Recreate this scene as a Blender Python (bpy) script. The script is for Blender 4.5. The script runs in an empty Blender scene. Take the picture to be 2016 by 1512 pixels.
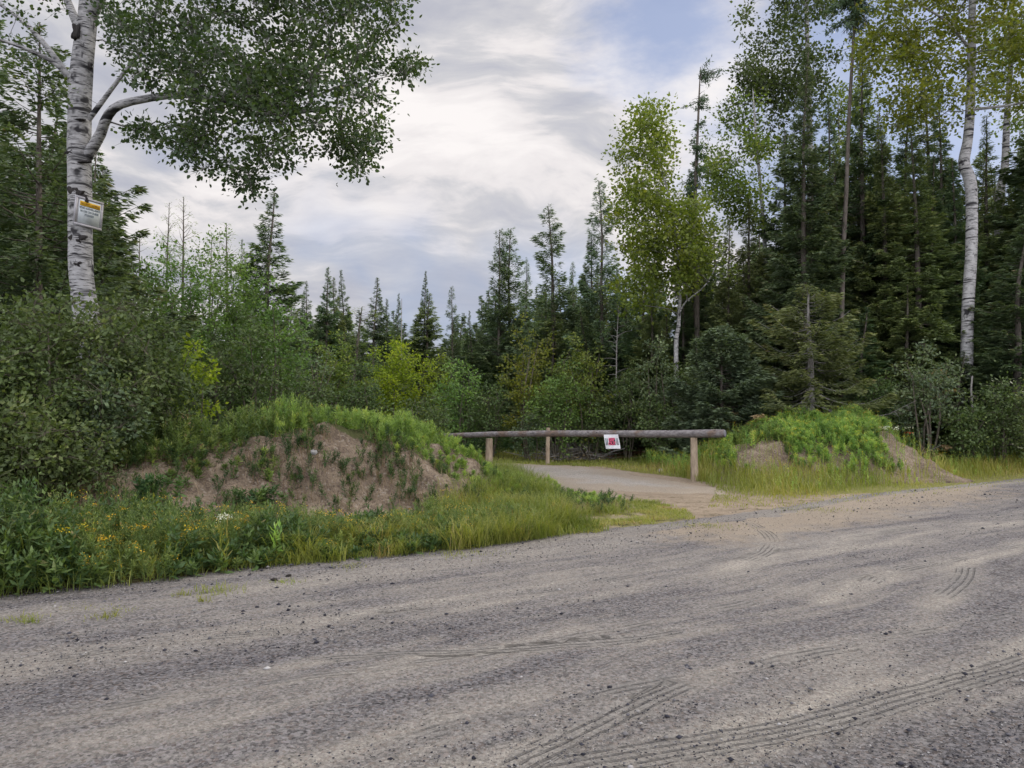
import bpy, math, random
import numpy as np
from mathutils import Vector, Matrix

S = bpy.context.scene
C = S.collection
R = np.random.RandomState
PI = math.pi

# ------------------------------------------------------------------ camera, sky, sun, exposure
F, CX, CY, CH = 1456.0, 1008.0, 756.0, 1.6          # focal length and centre in photo pixels, eye height
PITCH = math.radians(1.93)
cam_d = bpy.data.cameras.new("camera"); cam = bpy.data.objects.new("camera", cam_d); C.objects.link(cam)
cam_d.sensor_width = 36; cam_d.lens = 26; cam_d.clip_start = 0.05; cam_d.clip_end = 4000
cam.location = (0, 0, CH); cam.rotation_euler = (PI / 2 + PITCH, 0, 0)
S.camera = cam
S.view_settings.view_transform = 'Standard'; S.view_settings.look = 'None'
S.view_settings.gamma = 1; S.view_settings.use_curve_mapping = False
S.view_settings.exposure = 0.15
S.render.engine = 'CYCLES'
cy = S.cycles
cy.use_denoising = True; cy.max_bounces = 6; cy.diffuse_bounces = 4; cy.transmission_bounces = 4
cy.glossy_bounces = 1; cy.sample_clamp_indirect = 4.0; cy.caustics_reflective = False; cy.caustics_refractive = False

SUN_EL, SUN_AZ = math.radians(30), math.radians(60)    # azimuth measured from +Y towards +X
sun_dir = Vector((math.sin(SUN_AZ) * math.cos(SUN_EL), math.cos(SUN_AZ) * math.cos(SUN_EL), math.sin(SUN_EL)))
sd = bpy.data.lights.new("sun", 'SUN'); sd.energy = 2.3; sd.angle = math.radians(11); sd.color = (1, 0.93, 0.82)
sun = bpy.data.objects.new("sun", sd); C.objects.link(sun)
sun.rotation_euler = sun_dir.to_track_quat('Z', 'Y').to_euler(); sun.location = (0, 0, 40)


def ray(px, py):
    x, y = (px - CX) / F, (CY - py) / F
    return np.array([x, math.cos(PITCH) - y * math.sin(PITCH), math.sin(PITCH) + y * math.cos(PITCH)])


def at(px, py, d):
    """the world point seen at a photo pixel at forward distance d"""
    v = ray(px, py); return np.array([0, 0, CH]) + v * (d / v[1])


def gnd(px, py, z=0.0):
    v = ray(px, py); k = (z - CH) / v[2]; return np.array([0, 0, CH]) + v * k


class NT:
    def __init__(s, tree): s.t = tree; s.n = tree.nodes; s.l = tree.links
    def link(s, a, b): s.l.new(a, b)
    def val(s, sock, v):
        if isinstance(v, (int, float)): sock.default_value = v
        elif isinstance(v, (tuple, list)): sock.default_value = tuple(v) + ((1,) if len(v) == 3 and len(sock.default_value) == 4 else ())
        else: s.l.new(v, sock)
    def math(s, op, a, b=0.0, c=None, clamp=False):
        nd = s.n.new('ShaderNodeMath'); nd.operation = op; nd.use_clamp = clamp
        s.val(nd.inputs[0], a); s.val(nd.inputs[1], b)
        if c is not None: s.val(nd.inputs[2], c)
        return nd.outputs[0]
    def vmath(s, op, a, b=(0, 0, 0)):
        nd = s.n.new('ShaderNodeVectorMath'); nd.operation = op
        s.val(nd.inputs[0], a); s.val(nd.inputs[1], b)
        return nd.outputs['Value'] if op in ('DOT_PRODUCT', 'LENGTH') else nd.outputs[0]
    def mix(s, fac, a, b, mode='MIX'):
        nd = s.n.new('ShaderNodeMix'); nd.data_type = 'RGBA'; nd.blend_type = mode
        s.val(nd.inputs[0], fac); s.val(nd.inputs[6], a); s.val(nd.inputs[7], b)
        return nd.outputs[2]
    def step(s, v, lo, hi, a=0.0, b=1.0):
        nd = s.n.new('ShaderNodeMapRange'); nd.interpolation_type = 'SMOOTHSTEP'
        s.val(nd.inputs[0], v)
        for i, q in enumerate((lo, hi, a, b)): s.val(nd.inputs[i + 1], q)
        return nd.outputs[0]
    def mapping(s, v, loc=(0, 0, 0), rot=(0, 0, 0), scale=(1, 1, 1)):
        nd = s.n.new('ShaderNodeMapping'); s.val(nd.inputs[0], v)
        nd.inputs[1].default_value = loc; nd.inputs[2].default_value = rot; nd.inputs[3].default_value = scale
        return nd.outputs[0]
    def noise(s, v, scale, detail=4, rough=0.55, dist=0.0, col=False):
        nd = s.n.new('ShaderNodeTexNoise'); s.val(nd.inputs['Vector'], v)
        nd.inputs['Scale'].default_value = scale; nd.inputs['Detail'].default_value = detail
        nd.inputs['Roughness'].default_value = rough; nd.inputs['Distortion'].default_value = dist
        return nd.outputs[1 if col else 0]
    def voronoi(s, v, scale, out='Distance', rnd=1.0):
        nd = s.n.new('ShaderNodeTexVoronoi'); s.val(nd.inputs['Vector'], v); nd.inputs['Scale'].default_value = scale
        nd.inputs['Randomness'].default_value = rnd
        return nd.outputs[out]
    def ramp(s, v, stops, interp='LINEAR'):
        nd = s.n.new('ShaderNodeValToRGB'); s.val(nd.inputs[0], v); cr = nd.color_ramp; cr.interpolation = interp
        while len(cr.elements) < len(stops): cr.elements.new(0.5)
        for e, (p, c) in zip(cr.elements, stops): e.position = p; e.color = tuple(c) + (1,)
        return nd.outputs[0]


# ---- world: Nishita sky behind broken cloud
W = bpy.data.worlds.new("World"); S.world = W; W.use_nodes = True
w = NT(W.node_tree); w.n.clear()
sky = w.n.new('ShaderNodeTexSky'); sky.sky_type = 'NISHITA'; sky.sun_disc = False
sky.sun_elevation = SUN_EL; sky.sun_rotation = SUN_AZ; sky.altitude = 300; sky.dust_density = 1.2; sky.ozone_density = 1.5
tc = w.n.new('ShaderNodeTexCoord'); D = tc.outputs['Generated']
WS = 0.1
def near_dir(px, py, r_in, r_out, warp=None, k=0.0):
    v = ray(px, py); v = v / np.linalg.norm(v)
    dst = w.vmath('LENGTH', w.vmath('SUBTRACT', D, tuple(v)))
    if warp is not None: dst = w.math('ADD', dst, w.math('MULTIPLY', w.math('SUBTRACT', warp, 0.5), k))
    return w.step(dst, r_in, r_out, 1.0, 0.0)
warpc = w.noise(w.mapping(D, scale=(1, 1, 1.6)), 2.2, 3, 0.5, 0, True)
Dw = w.vmath('ADD', D, w.vmath('MULTIPLY', w.vmath('SUBTRACT', warpc, (0.5, 0.5, 0.5)), (0.30, 0.3, 0.22)))
q = w.mapping(Dw, loc=(0.3, 0, 0.2), rot=(0, math.radians(30), 0), scale=(1.1, 1.1, 4.2))
n1 = w.noise(q, 2.3, 9, 0.56)
q2 = w.mapping(Dw, loc=(1.3, 2, 0), rot=(0, math.radians(18), 0), scale=(1.0, 1.0, 3.0))
n2 = w.noise(q2, 6.0, 8, 0.6)
warp1 = w.noise(w.mapping(D, rot=(0, math.radians(30), 0), scale=(1, 1, 2.2)), 5, 6, 0.6)
shade = w.math('ADD', w.math('MULTIPLY', n1, 0.72), w.math('MULTIPLY', n2, 0.28))
bright = near_dir(1120, 70, 0.05, 0.42, warp1, 0.35)
shade = w.math('ADD', shade, w.math('MULTIPLY', bright, 0.065))
b2 = near_dir(1370, 185, 0.0, 0.16, warp1, 0.10)
shade = w.math('ADD', shade, w.math('MULTIPLY', b2, 0.12))
cloud = w.ramp(shade, [(0.41, (0.42, 0.435, 0.515)), (0.48, (0.50, 0.507, 0.57)), (0.54, (0.615, 0.61, 0.64)), (0.585, (0.80, 0.765, 0.77)), (0.66, (0.93, 0.89, 0.88))])
blue1 = near_dir(1330, 10, 0.03, 0.15, warp1, 0.25)
blue2 = near_dir(1800, 180, 0.10, 0.30, warp1, 0.40)
blue = w.math('MAXIMUM', blue1, blue2)
blue = w.math('MAXIMUM', blue, w.step(w.noise(w.mapping(Dw, loc=(5, 3, 1)), 1.6, 5, 0.5), 0.60, 0.72))
skyc = w.mix(0.45, w.vmath('MULTIPLY', sky.outputs[0], (0.10, 0.10, 0.10)), (0.36, 0.45, 0.76))
col = w.mix(w.math('MULTIPLY', blue, 0.85), cloud, skyc)
# added gain: unseen sky overhead and behind the camera boosted to light the foliage
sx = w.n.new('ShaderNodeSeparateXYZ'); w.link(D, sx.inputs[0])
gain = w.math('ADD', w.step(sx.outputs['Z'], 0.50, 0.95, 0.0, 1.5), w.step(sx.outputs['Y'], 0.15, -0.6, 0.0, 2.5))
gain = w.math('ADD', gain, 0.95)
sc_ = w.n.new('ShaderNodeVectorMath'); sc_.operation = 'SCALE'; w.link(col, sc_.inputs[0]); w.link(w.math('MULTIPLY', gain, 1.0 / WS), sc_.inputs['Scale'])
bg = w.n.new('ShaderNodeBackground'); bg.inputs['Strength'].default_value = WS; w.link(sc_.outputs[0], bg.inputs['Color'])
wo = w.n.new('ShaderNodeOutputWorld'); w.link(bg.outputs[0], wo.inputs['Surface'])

# ------------------------------------------------------------------ materials
def mat(name):
    m = bpy.data.materials.new(name); m.use_nodes = True; n = NT(m.node_tree); n.n.clear()
    out = n.n.new('ShaderNodeOutputMaterial')
    return m, n, out


def principled(n, out, col, rough=0.8, spec=0.3, bump=None, bdist=0.02, bstr=1.0, surf=True):
    p = n.n.new('ShaderNodeBsdfPrincipled'); n.val(p.inputs['Base Color'], col)
    n.val(p.inputs['Roughness'], rough); n.val(p.inputs['Specular IOR Level'], spec)
    if bump is not None:
        b = n.n.new('ShaderNodeBump'); b.inputs['Distance'].default_value = bdist; b.inputs['Strength'].default_value = bstr
        n.link(bump, b.inputs['Height']); n.link(b.outputs[0], p.inputs['Normal'])
    if surf: n.link(p.outputs[0], out.inputs['Surface'])
    return p


def attr(n, name):
    a = n.n.new('ShaderNodeAttribute'); a.attribute_name = name; return a.outputs['Fac']


def leafmat(name, stops, trans=0.35, vary=0.25, spec=0.25, rough=0.5):
    """leaf material; natural colour variety comes from the per-leaf 'tint' value and from plant to plant"""
    m, n, out = mat(name)
    c = n.ramp(attr(n, 'tint'), stops)
    oi = n.n.new('ShaderNodeObjectInfo')
    hs = n.n.new('ShaderNodeHueSaturation'); n.link(c, hs.inputs['Color'])
    n.link(n.math('MULTIPLY_ADD', oi.outputs['Random'], vary, 1 - vary / 2), hs.inputs['Value'])
    n.link(n.math('MULTIPLY_ADD', oi.outputs['Random'], 0.03, 0.485), hs.inputs['Hue'])
    p = principled(n, out, hs.outputs[0], rough, spec, surf=False)
    t = n.n.new('ShaderNodeBsdfTranslucent')
    n.link(n.mix(1.0, hs.outputs[0], (1.25, 1.35, 0.6), 'MULTIPLY'), t.inputs['Color'])
    ms = n.n.new('ShaderNodeMixShader'); ms.inputs[0].default_value = trans
    n.link(p.outputs[0], ms.inputs[1]); n.link(t.outputs[0], ms.inputs[2]); n.link(ms.outputs[0], out.inputs['Surface'])
    return m


def objco(n):
    t = n.n.new('ShaderNodeTexCoord'); return t.outputs['Object']


M = {}
M['needle'] = leafmat('spruce_needles', [(0.0, (0.047, 0.071, 0.040)), (0.5, (0.085, 0.131, 0.068)), (0.85, (0.144, 0.192, 0.090)), (1.0, (0.259, 0.198, 0.109))], 0.28)
M['needle_blue'] = leafmat('blue_spruce_needles', [(0.0, (0.057, 0.085, 0.054)), (0.5, (0.103, 0.150, 0.090)), (1.0, (0.174, 0.230, 0.127))], 0.28)
M['needle_olive'] = leafmat('olive_spruce_needles', [(0.0, (0.064, 0.086, 0.041)), (0.5, (0.126, 0.162, 0.068)), (0.85, (0.208, 0.238, 0.091)), (1.0, (0.316, 0.238, 0.122))], 0.28)
M['larch'] = leafmat('larch_needles', [(0.0, (0.064, 0.111, 0.041)), (0.5, (0.113, 0.186, 0.061)), (1.0, (0.213, 0.283, 0.081))], 0.35)
M['aspen_dark'] = leafmat('aspen_leaves', [(0.0, (0.030, 0.051, 0.023)), (0.5, (0.057, 0.086, 0.031)), (0.85, (0.101, 0.132, 0.035)), (1.0, (0.203, 0.191, 0.035))], 0.35, 0.15, 0.3)
M['aspen_lit'] = leafmat('yellow_green_aspen_leaves', [(0.0, (0.086, 0.121, 0.023)), (0.5, (0.161, 0.189, 0.031)), (0.85, (0.247, 0.250, 0.038)), (1.0, (0.347, 0.281, 0.043))], 0.45, 0.2)
M['aspen_mid'] = leafmat('mid_green_aspen_leaves', [(0.0, (0.082, 0.121, 0.028)), (0.5, (0.146, 0.193, 0.040)), (0.85, (0.238, 0.256, 0.046)), (1.0, (0.366, 0.314, 0.051))], 0.4, 0.2)
M['aspen_olive'] = leafmat('olive_aspen_leaves', [(0.0, (0.034, 0.050, 0.020)), (0.5, (0.066, 0.091, 0.030)), (0.85, (0.108, 0.138, 0.037)), (1.0, (0.168, 0.180, 0.039))], 0.35, 0.15, 0.3)
M['bush_dark'] = leafmat('dark_shrub_leaves', [(0.0, (0.052, 0.077, 0.029)), (0.5, (0.091, 0.135, 0.045)), (0.9, (0.174, 0.211, 0.067)), (1.0, (0.286, 0.272, 0.096))], 0.3, 0.2)
M['bush_olive'] = leafmat('olive_shrub_leaves', [(0.0, (0.068, 0.120, 0.034)), (0.5, (0.136, 0.214, 0.054)), (0.9, (0.221, 0.301, 0.076)), (1.0, (0.306, 0.368, 0.102))], 0.35, 0.25)
M['bush_grey'] = leafmat('grey_green_shrub_leaves', [(0.0, (0.068, 0.105, 0.060)), (0.5, (0.128, 0.180, 0.090)), (0.9, (0.225, 0.285, 0.135)), (1.0, (0.330, 0.360, 0.195))], 0.3, 0.25)
M['bush_yellow'] = leafmat('yellowing_shrub_leaves', [(0.0, (0.122, 0.178, 0.019)), (0.5, (0.243, 0.300, 0.027)), (1.0, (0.413, 0.409, 0.033))], 0.45, 0.2)
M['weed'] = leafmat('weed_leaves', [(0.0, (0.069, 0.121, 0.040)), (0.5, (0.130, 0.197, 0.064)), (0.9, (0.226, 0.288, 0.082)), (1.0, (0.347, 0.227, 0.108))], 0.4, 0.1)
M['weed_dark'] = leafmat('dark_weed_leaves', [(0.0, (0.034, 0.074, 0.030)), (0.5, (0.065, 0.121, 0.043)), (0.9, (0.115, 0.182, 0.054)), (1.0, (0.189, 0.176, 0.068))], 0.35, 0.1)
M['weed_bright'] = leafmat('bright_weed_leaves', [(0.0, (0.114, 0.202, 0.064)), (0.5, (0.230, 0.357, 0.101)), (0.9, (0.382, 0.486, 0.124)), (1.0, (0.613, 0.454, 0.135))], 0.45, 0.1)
M['grass'] = leafmat('grass_blades', [(0.0, (0.076, 0.110, 0.024)), (0.45, (0.162, 0.190, 0.039)), (0.8, (0.270, 0.260, 0.061)), (0.95, (0.324, 0.240, 0.110)), (1.0, (0.216, 0.110, 0.066))], 0.4, 0.1)
M['dry'] = leafmat('dry_stalks', [(0.0, (0.14, 0.09, 0.05)), (0.5, (0.24, 0.18, 0.10)), (1.0, (0.34, 0.27, 0.17))], 0.2, 0.1)
M['flower'] = leafmat('yellow_flower_heads', [(0.0, (0.50, 0.33, 0.02)), (1.0, (0.75, 0.55, 0.04))], 0.3, 0.1)
M['flower_white'] = leafmat('white_flower_heads', [(0.0, (0.45, 0.45, 0.38)), (1.0, (0.7, 0.7, 0.62))], 0.3, 0.1)
M['flower_red'] = leafmat('red_flower_heads', [(0.0, (0.45, 0.06, 0.03)), (1.0, (0.6, 0.12, 0.05))], 0.3, 0.1)


def m_wood(name, c1, c2, scale=6, bump=0.01):
    m, n, out = mat(name); o = objco(n)
    q = n.mapping(o, scale=(4, 4, 1)); a = n.noise(q, scale, 6, 0.65)
    principled(n, out, n.ramp(a, [(0.3, c1), (0.7, c2)]), 0.9, 0.15, a, bump)
    return m


M['bark'] = m_wood('spruce_bark', (0.055, 0.046, 0.038), (0.15, 0.13, 0.11))
M['twig'] = m_wood('shrub_stems', (0.06, 0.05, 0.04), (0.15, 0.13, 0.10))
M['dead'] = m_wood('dead_branch_wood', (0.14, 0.13, 0.12), (0.33, 0.31, 0.29))
M['red_dead'] = m_wood('red_brown_dead_wood', (0.12, 0.06, 0.035), (0.24, 0.13, 0.08))


def m_aspen(name, base, dark, amount):
    m, n, out = mat(name); o = objco(n)
    warp = n.vmath('ADD', o, n.vmath('MULTIPLY', n.vmath('SUBTRACT', n.noise(o, 3, 3, 0.5, 0, True), (0.5, 0.5, 0.5)), (0.1, 0.1, 0.1)))
    lent = n.noise(n.mapping(warp, scale=(4.0, 4.0, 42)), 1.3, 4, 0.65)             # short black dashes across the stem
    lent = n.step(lent, 0.60 - amount * 0.05, 0.645)
    ring = n.step(n.noise(n.mapping(warp, scale=(0.9, 0.9, 9)), 1.0, 2, 0.5), 0.63 - amount * 0.05, 0.665)
    knot = n.step(n.noise(n.mapping(warp, scale=(2.2, 2.2, 2.6)), 1.25, 3, 0.6), 0.635 - amount * 0.05, 0.665)
    crack = n.step(n.noise(n.mapping(warp, scale=(13, 13, 1.5)), 1.2, 4, 0.6), 0.66, 0.70)
    k = n.math('MAXIMUM', n.math('MAXIMUM', lent, ring), n.math('MAXIMUM', knot, n.math('MULTIPLY', crack, 0.8)))
    grey = n.ramp(n.noise(n.mapping(o, scale=(3, 3, 5)), 2.4, 6, 0.6), [(0.3, tuple(v * 0.62 for v in base)), (0.7, base)])
    c = n.mix(k, grey, dark)
    principled(n, out, c, 0.75, 0.25, n.math('SUBTRACT', n.noise(o, 25, 5), k), 0.006)
    return m


M['aspen_bark'] = m_aspen('aspen_bark', (0.36, 0.355, 0.355), (0.020, 0.019, 0.021), 1.45)
M['scar'] = m_wood('black_bark_scar', (0.012, 0.011, 0.012), (0.05, 0.045, 0.042), 8, 0.02)
M['birch_bark'] = m_aspen('pale_aspen_bark', (0.43, 0.42, 0.41), (0.03, 0.028, 0.03), 1.25)
M['aspen_limb'] = m_wood('aspen_limb_bark', (0.07, 0.07, 0.065), (0.22, 0.21, 0.19), 9)


# ------------------------------------------------------------------ mesh tools
class MB:
    """collects vertices, faces, tint and material index, and links them as ONE mesh object"""
    def __init__(s): s.v, s.f, s.t, s.m, s.n = [], [], [], [], 0
    def add(s, V, Fc, tint=0.5, mi=0):
        V = np.asarray(V, float).reshape(-1, 3); Fc = np.asarray(Fc, np.int64)
        s.v.append(V); s.f.append(Fc + s.n); s.n += len(V)
        t = np.asarray(tint, float); s.t.append(np.full(len(V), float(t)) if t.ndim == 0 else t)
        s.m.append(np.full(len(Fc), mi, np.int32))
        return s
    def mesh(s, name, mats, smooth=False):
        me = bpy.data.meshes.new(name)
        V = np.concatenate(s.v); me.vertices.add(len(V)); me.vertices.foreach_set('co', V.astype(np.float32).ravel())
        loops = np.concatenate([f.ravel() for f in s.f]).astype(np.int32)
        tot = np.concatenate([np.full(len(f), f.shape[1], np.int32) for f in s.f])
        st = np.concatenate([[0], np.cumsum(tot)[:-1]]).astype(np.int32)
        me.loops.add(len(loops)); me.loops.foreach_set('vertex_index', loops)
        me.polygons.add(len(tot)); me.polygons.foreach_set('loop_start', st); me.polygons.foreach_set('loop_total', tot)
        me.polygons.foreach_set('material_index', np.concatenate(s.m))
        if smooth: me.polygons.foreach_set('use_smooth', np.ones(len(tot), bool))
        for m_ in mats: me.materials.append(m_)
        a = me.attributes.new('tint', 'FLOAT', 'POINT'); a.data.foreach_set('value', np.clip(np.concatenate(s.t), 0, 1).astype(np.float32))
        me.update(); me.validate()
        return me
    def build(s, name, mats, parent=None, smooth=False):
        o = bpy.data.objects.new(name, s.mesh(name, mats if isinstance(mats, list) else [mats], smooth)); C.objects.link(o)
        if parent is not None: o.parent = parent
        return o


def tag(o, label=None, cat=None, group=None, kind=None):
    if label: o['label'] = label
    if cat: o['category'] = cat
    if group: o['group'] = group
    if kind: o['kind'] = kind
    return o


def empty(name, loc, rz=0, sc=(1, 1, 1)):
    e = bpy.data.objects.new(name, None); C.objects.link(e); e.location = loc; e.rotation_euler = (0, 0, rz); e.scale = sc
    e.empty_display_size = 0.1
    return e


def copy_tree(o, parent=None):
    c = o.copy(); C.objects.link(c); c.parent = parent
    for ch in list(o.children): copy_tree(ch, c)
    return c


def norm(a): return a / (np.linalg.norm(a, axis=-1, keepdims=True) + 1e-9)


def frusta(mb, P0, P1, r0, r1, sides=5, tint=0.5, mi=0):
    P0, P1 = np.asarray(P0, float).reshape(-1, 3), np.asarray(P1, float).reshape(-1, 3); n = len(P0)
    if not n: return
    a = norm(P1 - P0); h = np.where(np.abs(a[:, 2:3]) < 0.9, [[0, 0, 1.]], [[1., 0, 0]])
    u = norm(np.cross(a, h)); v = np.cross(a, u)
    th = np.arange(sides) * 2 * PI / sides
    ring = np.cos(th)[None, :, None] * u[:, None] + np.sin(th)[None, :, None] * v[:, None]
    A = P0[:, None] + ring * np.broadcast_to(r0, n)[:, None, None]; B = P1[:, None] + ring * np.broadcast_to(r1, n)[:, None, None]
    V = np.concatenate([A, B], 1).reshape(-1, 3)
    i = np.arange(sides); j = (i + 1) % sides
    f = np.stack([i, j, j + sides, i + sides], 1)
    Fc = (f[None] + (np.arange(n) * 2 * sides)[:, None, None]).reshape(-1, 4)
    mb.add(V, Fc, tint, mi)


def tube(mb, P, rad, sides=8, tint=0.5, mi=0, caps=False, lump=0.0, seed=0):
    """a continuous tube along a polyline"""
    P = np.asarray(P, float); n = len(P); rad = np.broadcast_to(rad, n)
    T = norm(np.gradient(P, axis=0)); ref = np.array([0, 1., 0]) if abs(T[0][1]) < 0.9 else np.array([1., 0, 0])
    rg = R(seed); V = []
    for i in range(n):
        u = norm(np.cross(T[i], ref)); v = np.cross(T[i], u)
        th = np.arange(sides) * 2 * PI / sides
        rr = rad[i] * (1 + lump * (rg.rand(sides) - 0.5))
        V.append(P[i] + rr[:, None] * (np.cos(th)[:, None] * u + np.sin(th)[:, None] * v))
    V = np.concatenate(V); i = np.arange(sides); j = (i + 1) % sides
    Fc = np.concatenate([np.stack([i, j, j + sides, i + sides], 1) + k * sides for k in range(n - 1)])
    base = mb.n
    mb.add(V, Fc, tint, mi)
    if caps:
        for e, k in ((P[0] - T[0] * rad[0] * 0.02, 0), (P[-1] + T[-1] * rad[-1] * 0.02, n - 1)):
            ringi = np.arange(sides) + k * sides
            VV = np.vstack([V[ringi], e]); tri = np.stack([np.arange(sides), (np.arange(sides) + 1) % sides, np.full(sides, sides)], 1)
            mb.add(VV, tri, tint, mi)


def smooth_path(P, n):
    """Catmull-Rom resample of a control polyline"""
    P = np.asarray(P, float); m = len(P); Q = np.vstack([2 * P[0] - P[1], P, 2 * P[-1] - P[-2]]); out = []
    for t in np.linspace(0, m - 1 - 1e-6, n):
        i = int(t); f = t - i; p0, p1, p2, p3 = Q[i], Q[i + 1], Q[i + 2], Q[i + 3]
        out.append(0.5 * ((2 * p1) + (-p0 + p2) * f + (2 * p0 - 5 * p1 + 4 * p2 - p3) * f * f + (-p0 + 3 * p1 - 3 * p2 + p3) * f ** 3))
    return np.array(out)


def cards(mb, Cn, axis, L, Wd, rg, tint, mi=0, fold=0.25, nrm=None, nj=0.6):
    """kite-shaped leaves: base at Cn, running along axis, folded along the midrib"""
    n = len(Cn)
    if not n: return
    a = norm(axis)
    nr = rg.normal(size=(n, 3)) if nrm is None else np.broadcast_to(nrm, (n, 3)) + rg.normal(size=(n, 3)) * nj
    b = norm(np.cross(a, nr)); nn = np.cross(a, b)
    L = np.broadcast_to(L, n)[:, None]; Wd = np.broadcast_to(Wd, n)[:, None] * 0.5
    V = np.stack([Cn, Cn + a * L * 0.42 + b * Wd + nn * Wd * fold, Cn + a * L, Cn + a * L * 0.42 - b * Wd + nn * Wd * fold], 1).reshape(-1, 3)
    Fc = np.arange(n * 4).reshape(n, 4)
    t = np.asarray(tint, float); t = np.repeat(np.broadcast_to(t, n), 4)
    mb.add(V, Fc, t, mi)


def round_leaves(mb, Cn, axis, L, rg, tint, nrm=None, nj=0.6, mi=0, wide=0.95):
    """rounded six-sided leaves with a midrib fold (two quads)"""
    n = len(Cn); a = norm(axis)
    nr = rg.normal(size=(n, 3)) if nrm is None else np.broadcast_to(nrm, (n, 3)) + rg.normal(size=(n, 3)) * nj
    b = norm(np.cross(a, nr)); nn = np.cross(a, b); L = np.broadcast_to(L, n)[:, None]; Wd = L * wide * 0.5
    up = nn * Wd * 0.22
    V = np.stack([Cn, Cn + a * L * 0.22 + b * Wd * 0.85 + up, Cn + a * L * 0.66 + b * Wd * 0.72 + up, Cn + a * L,
                  Cn + a * L * 0.66 - b * Wd * 0.72 + up, Cn + a * L * 0.22 - b * Wd * 0.85 + up], 1).reshape(-1, 3)
    k = np.arange(n)[:, None] * 6
    Fc = np.concatenate([k + np.array([[0, 1, 2, 3]]), k + np.array([[0, 3, 4, 5]])])
    mb.add(V, Fc, np.repeat(np.broadcast_to(tint, n), 6), mi)


_G = R(7).rand(256, 256)
def vnoise(x, y, s=1.0, seed=0):
    x = np.asarray(x, float) * s + seed * 17.3 + 1000; y = np.asarray(y, float) * s + seed * 31.7 + 1000
    xi, yi = np.floor(x).astype(int), np.floor(y).astype(int); fx, fy = x - xi, y - yi
    fx, fy = fx * fx * (3 - 2 * fx), fy * fy * (3 - 2 * fy)
    g = lambda a, b: _G[a % 256, b % 256]
    return (g(xi, yi) * (1 - fx) + g(xi + 1, yi) * fx) * (1 - fy) + (g(xi, yi + 1) * (1 - fx) + g(xi + 1, yi + 1) * fx) * fy
def fbm(x, y, s=1.0, o=4, seed=0): return sum((vnoise(x, y, s * 2 ** i, seed + i) - 0.5) * 0.5 ** i for i in range(o))
def sstep(a, b, x): t = np.clip((np.asarray(x, float) - a) / (b - a), 0, 1); return t * t * (3 - 2 * t)
def inpoly(P, x, y):
    P = np.asarray(P)[:, :2]; ins = np.zeros(np.shape(x), bool); j = len(P) - 1
    for i in range(len(P)):
        (xi, yi), (xj, yj) = P[i], P[j]
        c = ((yi > y) != (yj > y)) & (x < (xj - xi) * (y - yi) / (yj - yi + 1e-12) + xi); ins ^= c; j = i
    return ins
def seg_dist(P, x, y):
    """signed lateral offset, arc length and distance to a polyline"""
    P = np.asarray(P)[:, :2]; best = np.full(np.shape(x), 1e9); lat = np.zeros(np.shape(x)); arc = np.zeros(np.shape(x)); s0 = 0
    for a, b in zip(P[:-1], P[1:]):
        d = b - a; L = np.hypot(*d); d = d / L; t = np.clip((x - a[0]) * d[0] + (y - a[1]) * d[1], 0, L)
        dx, dy = x - a[0] - d[0] * t, y - a[1] - d[1] * t; dd = np.hypot(dx, dy); m = dd < best
        best = np.where(m, dd, best); lat = np.where(m, (x - a[0]) * -d[1] + (y - a[1]) * d[0], lat); arc = np.where(m, s0 + t, arc); s0 += L
    return lat, arc, best


def set_attr(o, name, arr):
    a = o.data.attributes.new(name, 'FLOAT', 'POINT'); a.data.foreach_set('value', np.asarray(arr, np.float32))


# ------------------------------------------------------------------ the ground, road, driveway and dirt mounds
U = np.array([math.cos(math.radians(33.5)), math.sin(math.radians(33.5))]); N_ = np.array([-U[1], U[0]])
E0 = gnd(0, 1180)[:2]
def ST(x, y): x, y = np.asarray(x) - E0[0], np.asarray(y) - E0[1]; return x * U[0] + y * U[1], x * N_[0] + y * N_[1]
def XY(s, t): s, t = np.asarray(s, float), np.asarray(t, float); return E0[0] + s * U[0] + t * N_[0], E0[1] + s * U[1] + t * N_[1]
_e = np.array([ST(*gnd(px, py)[:2]) for px, py in [(-400, 1240), (0, 1180), (300, 1150), (520, 1118), (930, 1080), (1080, 1058), (1250, 1040), (1400, 1022), (1560, 1000), (1700, 976), (2016, 944), (2400, 912)]])
def edge(s): return np.interp(s, _e[:, 0], _e[:, 1])
def offroad(x, y): s, t = ST(x, y); return t - edge(s)          # metres beyond the far edge of the road
DRIVE = np.array([gnd(*p)[:2] for p in [(1430, 974), (1330, 974), (1210, 968), (1090, 966), (1040, 950), (1000, 938)]] +
                 [(-1.4, 19.6), (-3.5, 20.6), (-8, 21.8), (-14, 22.6), (-14, 26.0), (-8, 25.2), (-3.6, 23.6), (-0.6, 21.4)] +
                 [gnd(*p)[:2] for p in [(1010, 917), (1120, 919), (1230, 929), (1380, 950), (1445, 962)]])
def drive_in(x, y): 
    return inpoly(DRIVE, x + 0.35 * fbm(x, y, 1.3, 3, 5), y + 0.35 * fbm(x, y, 1.3, 3, 9))

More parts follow.
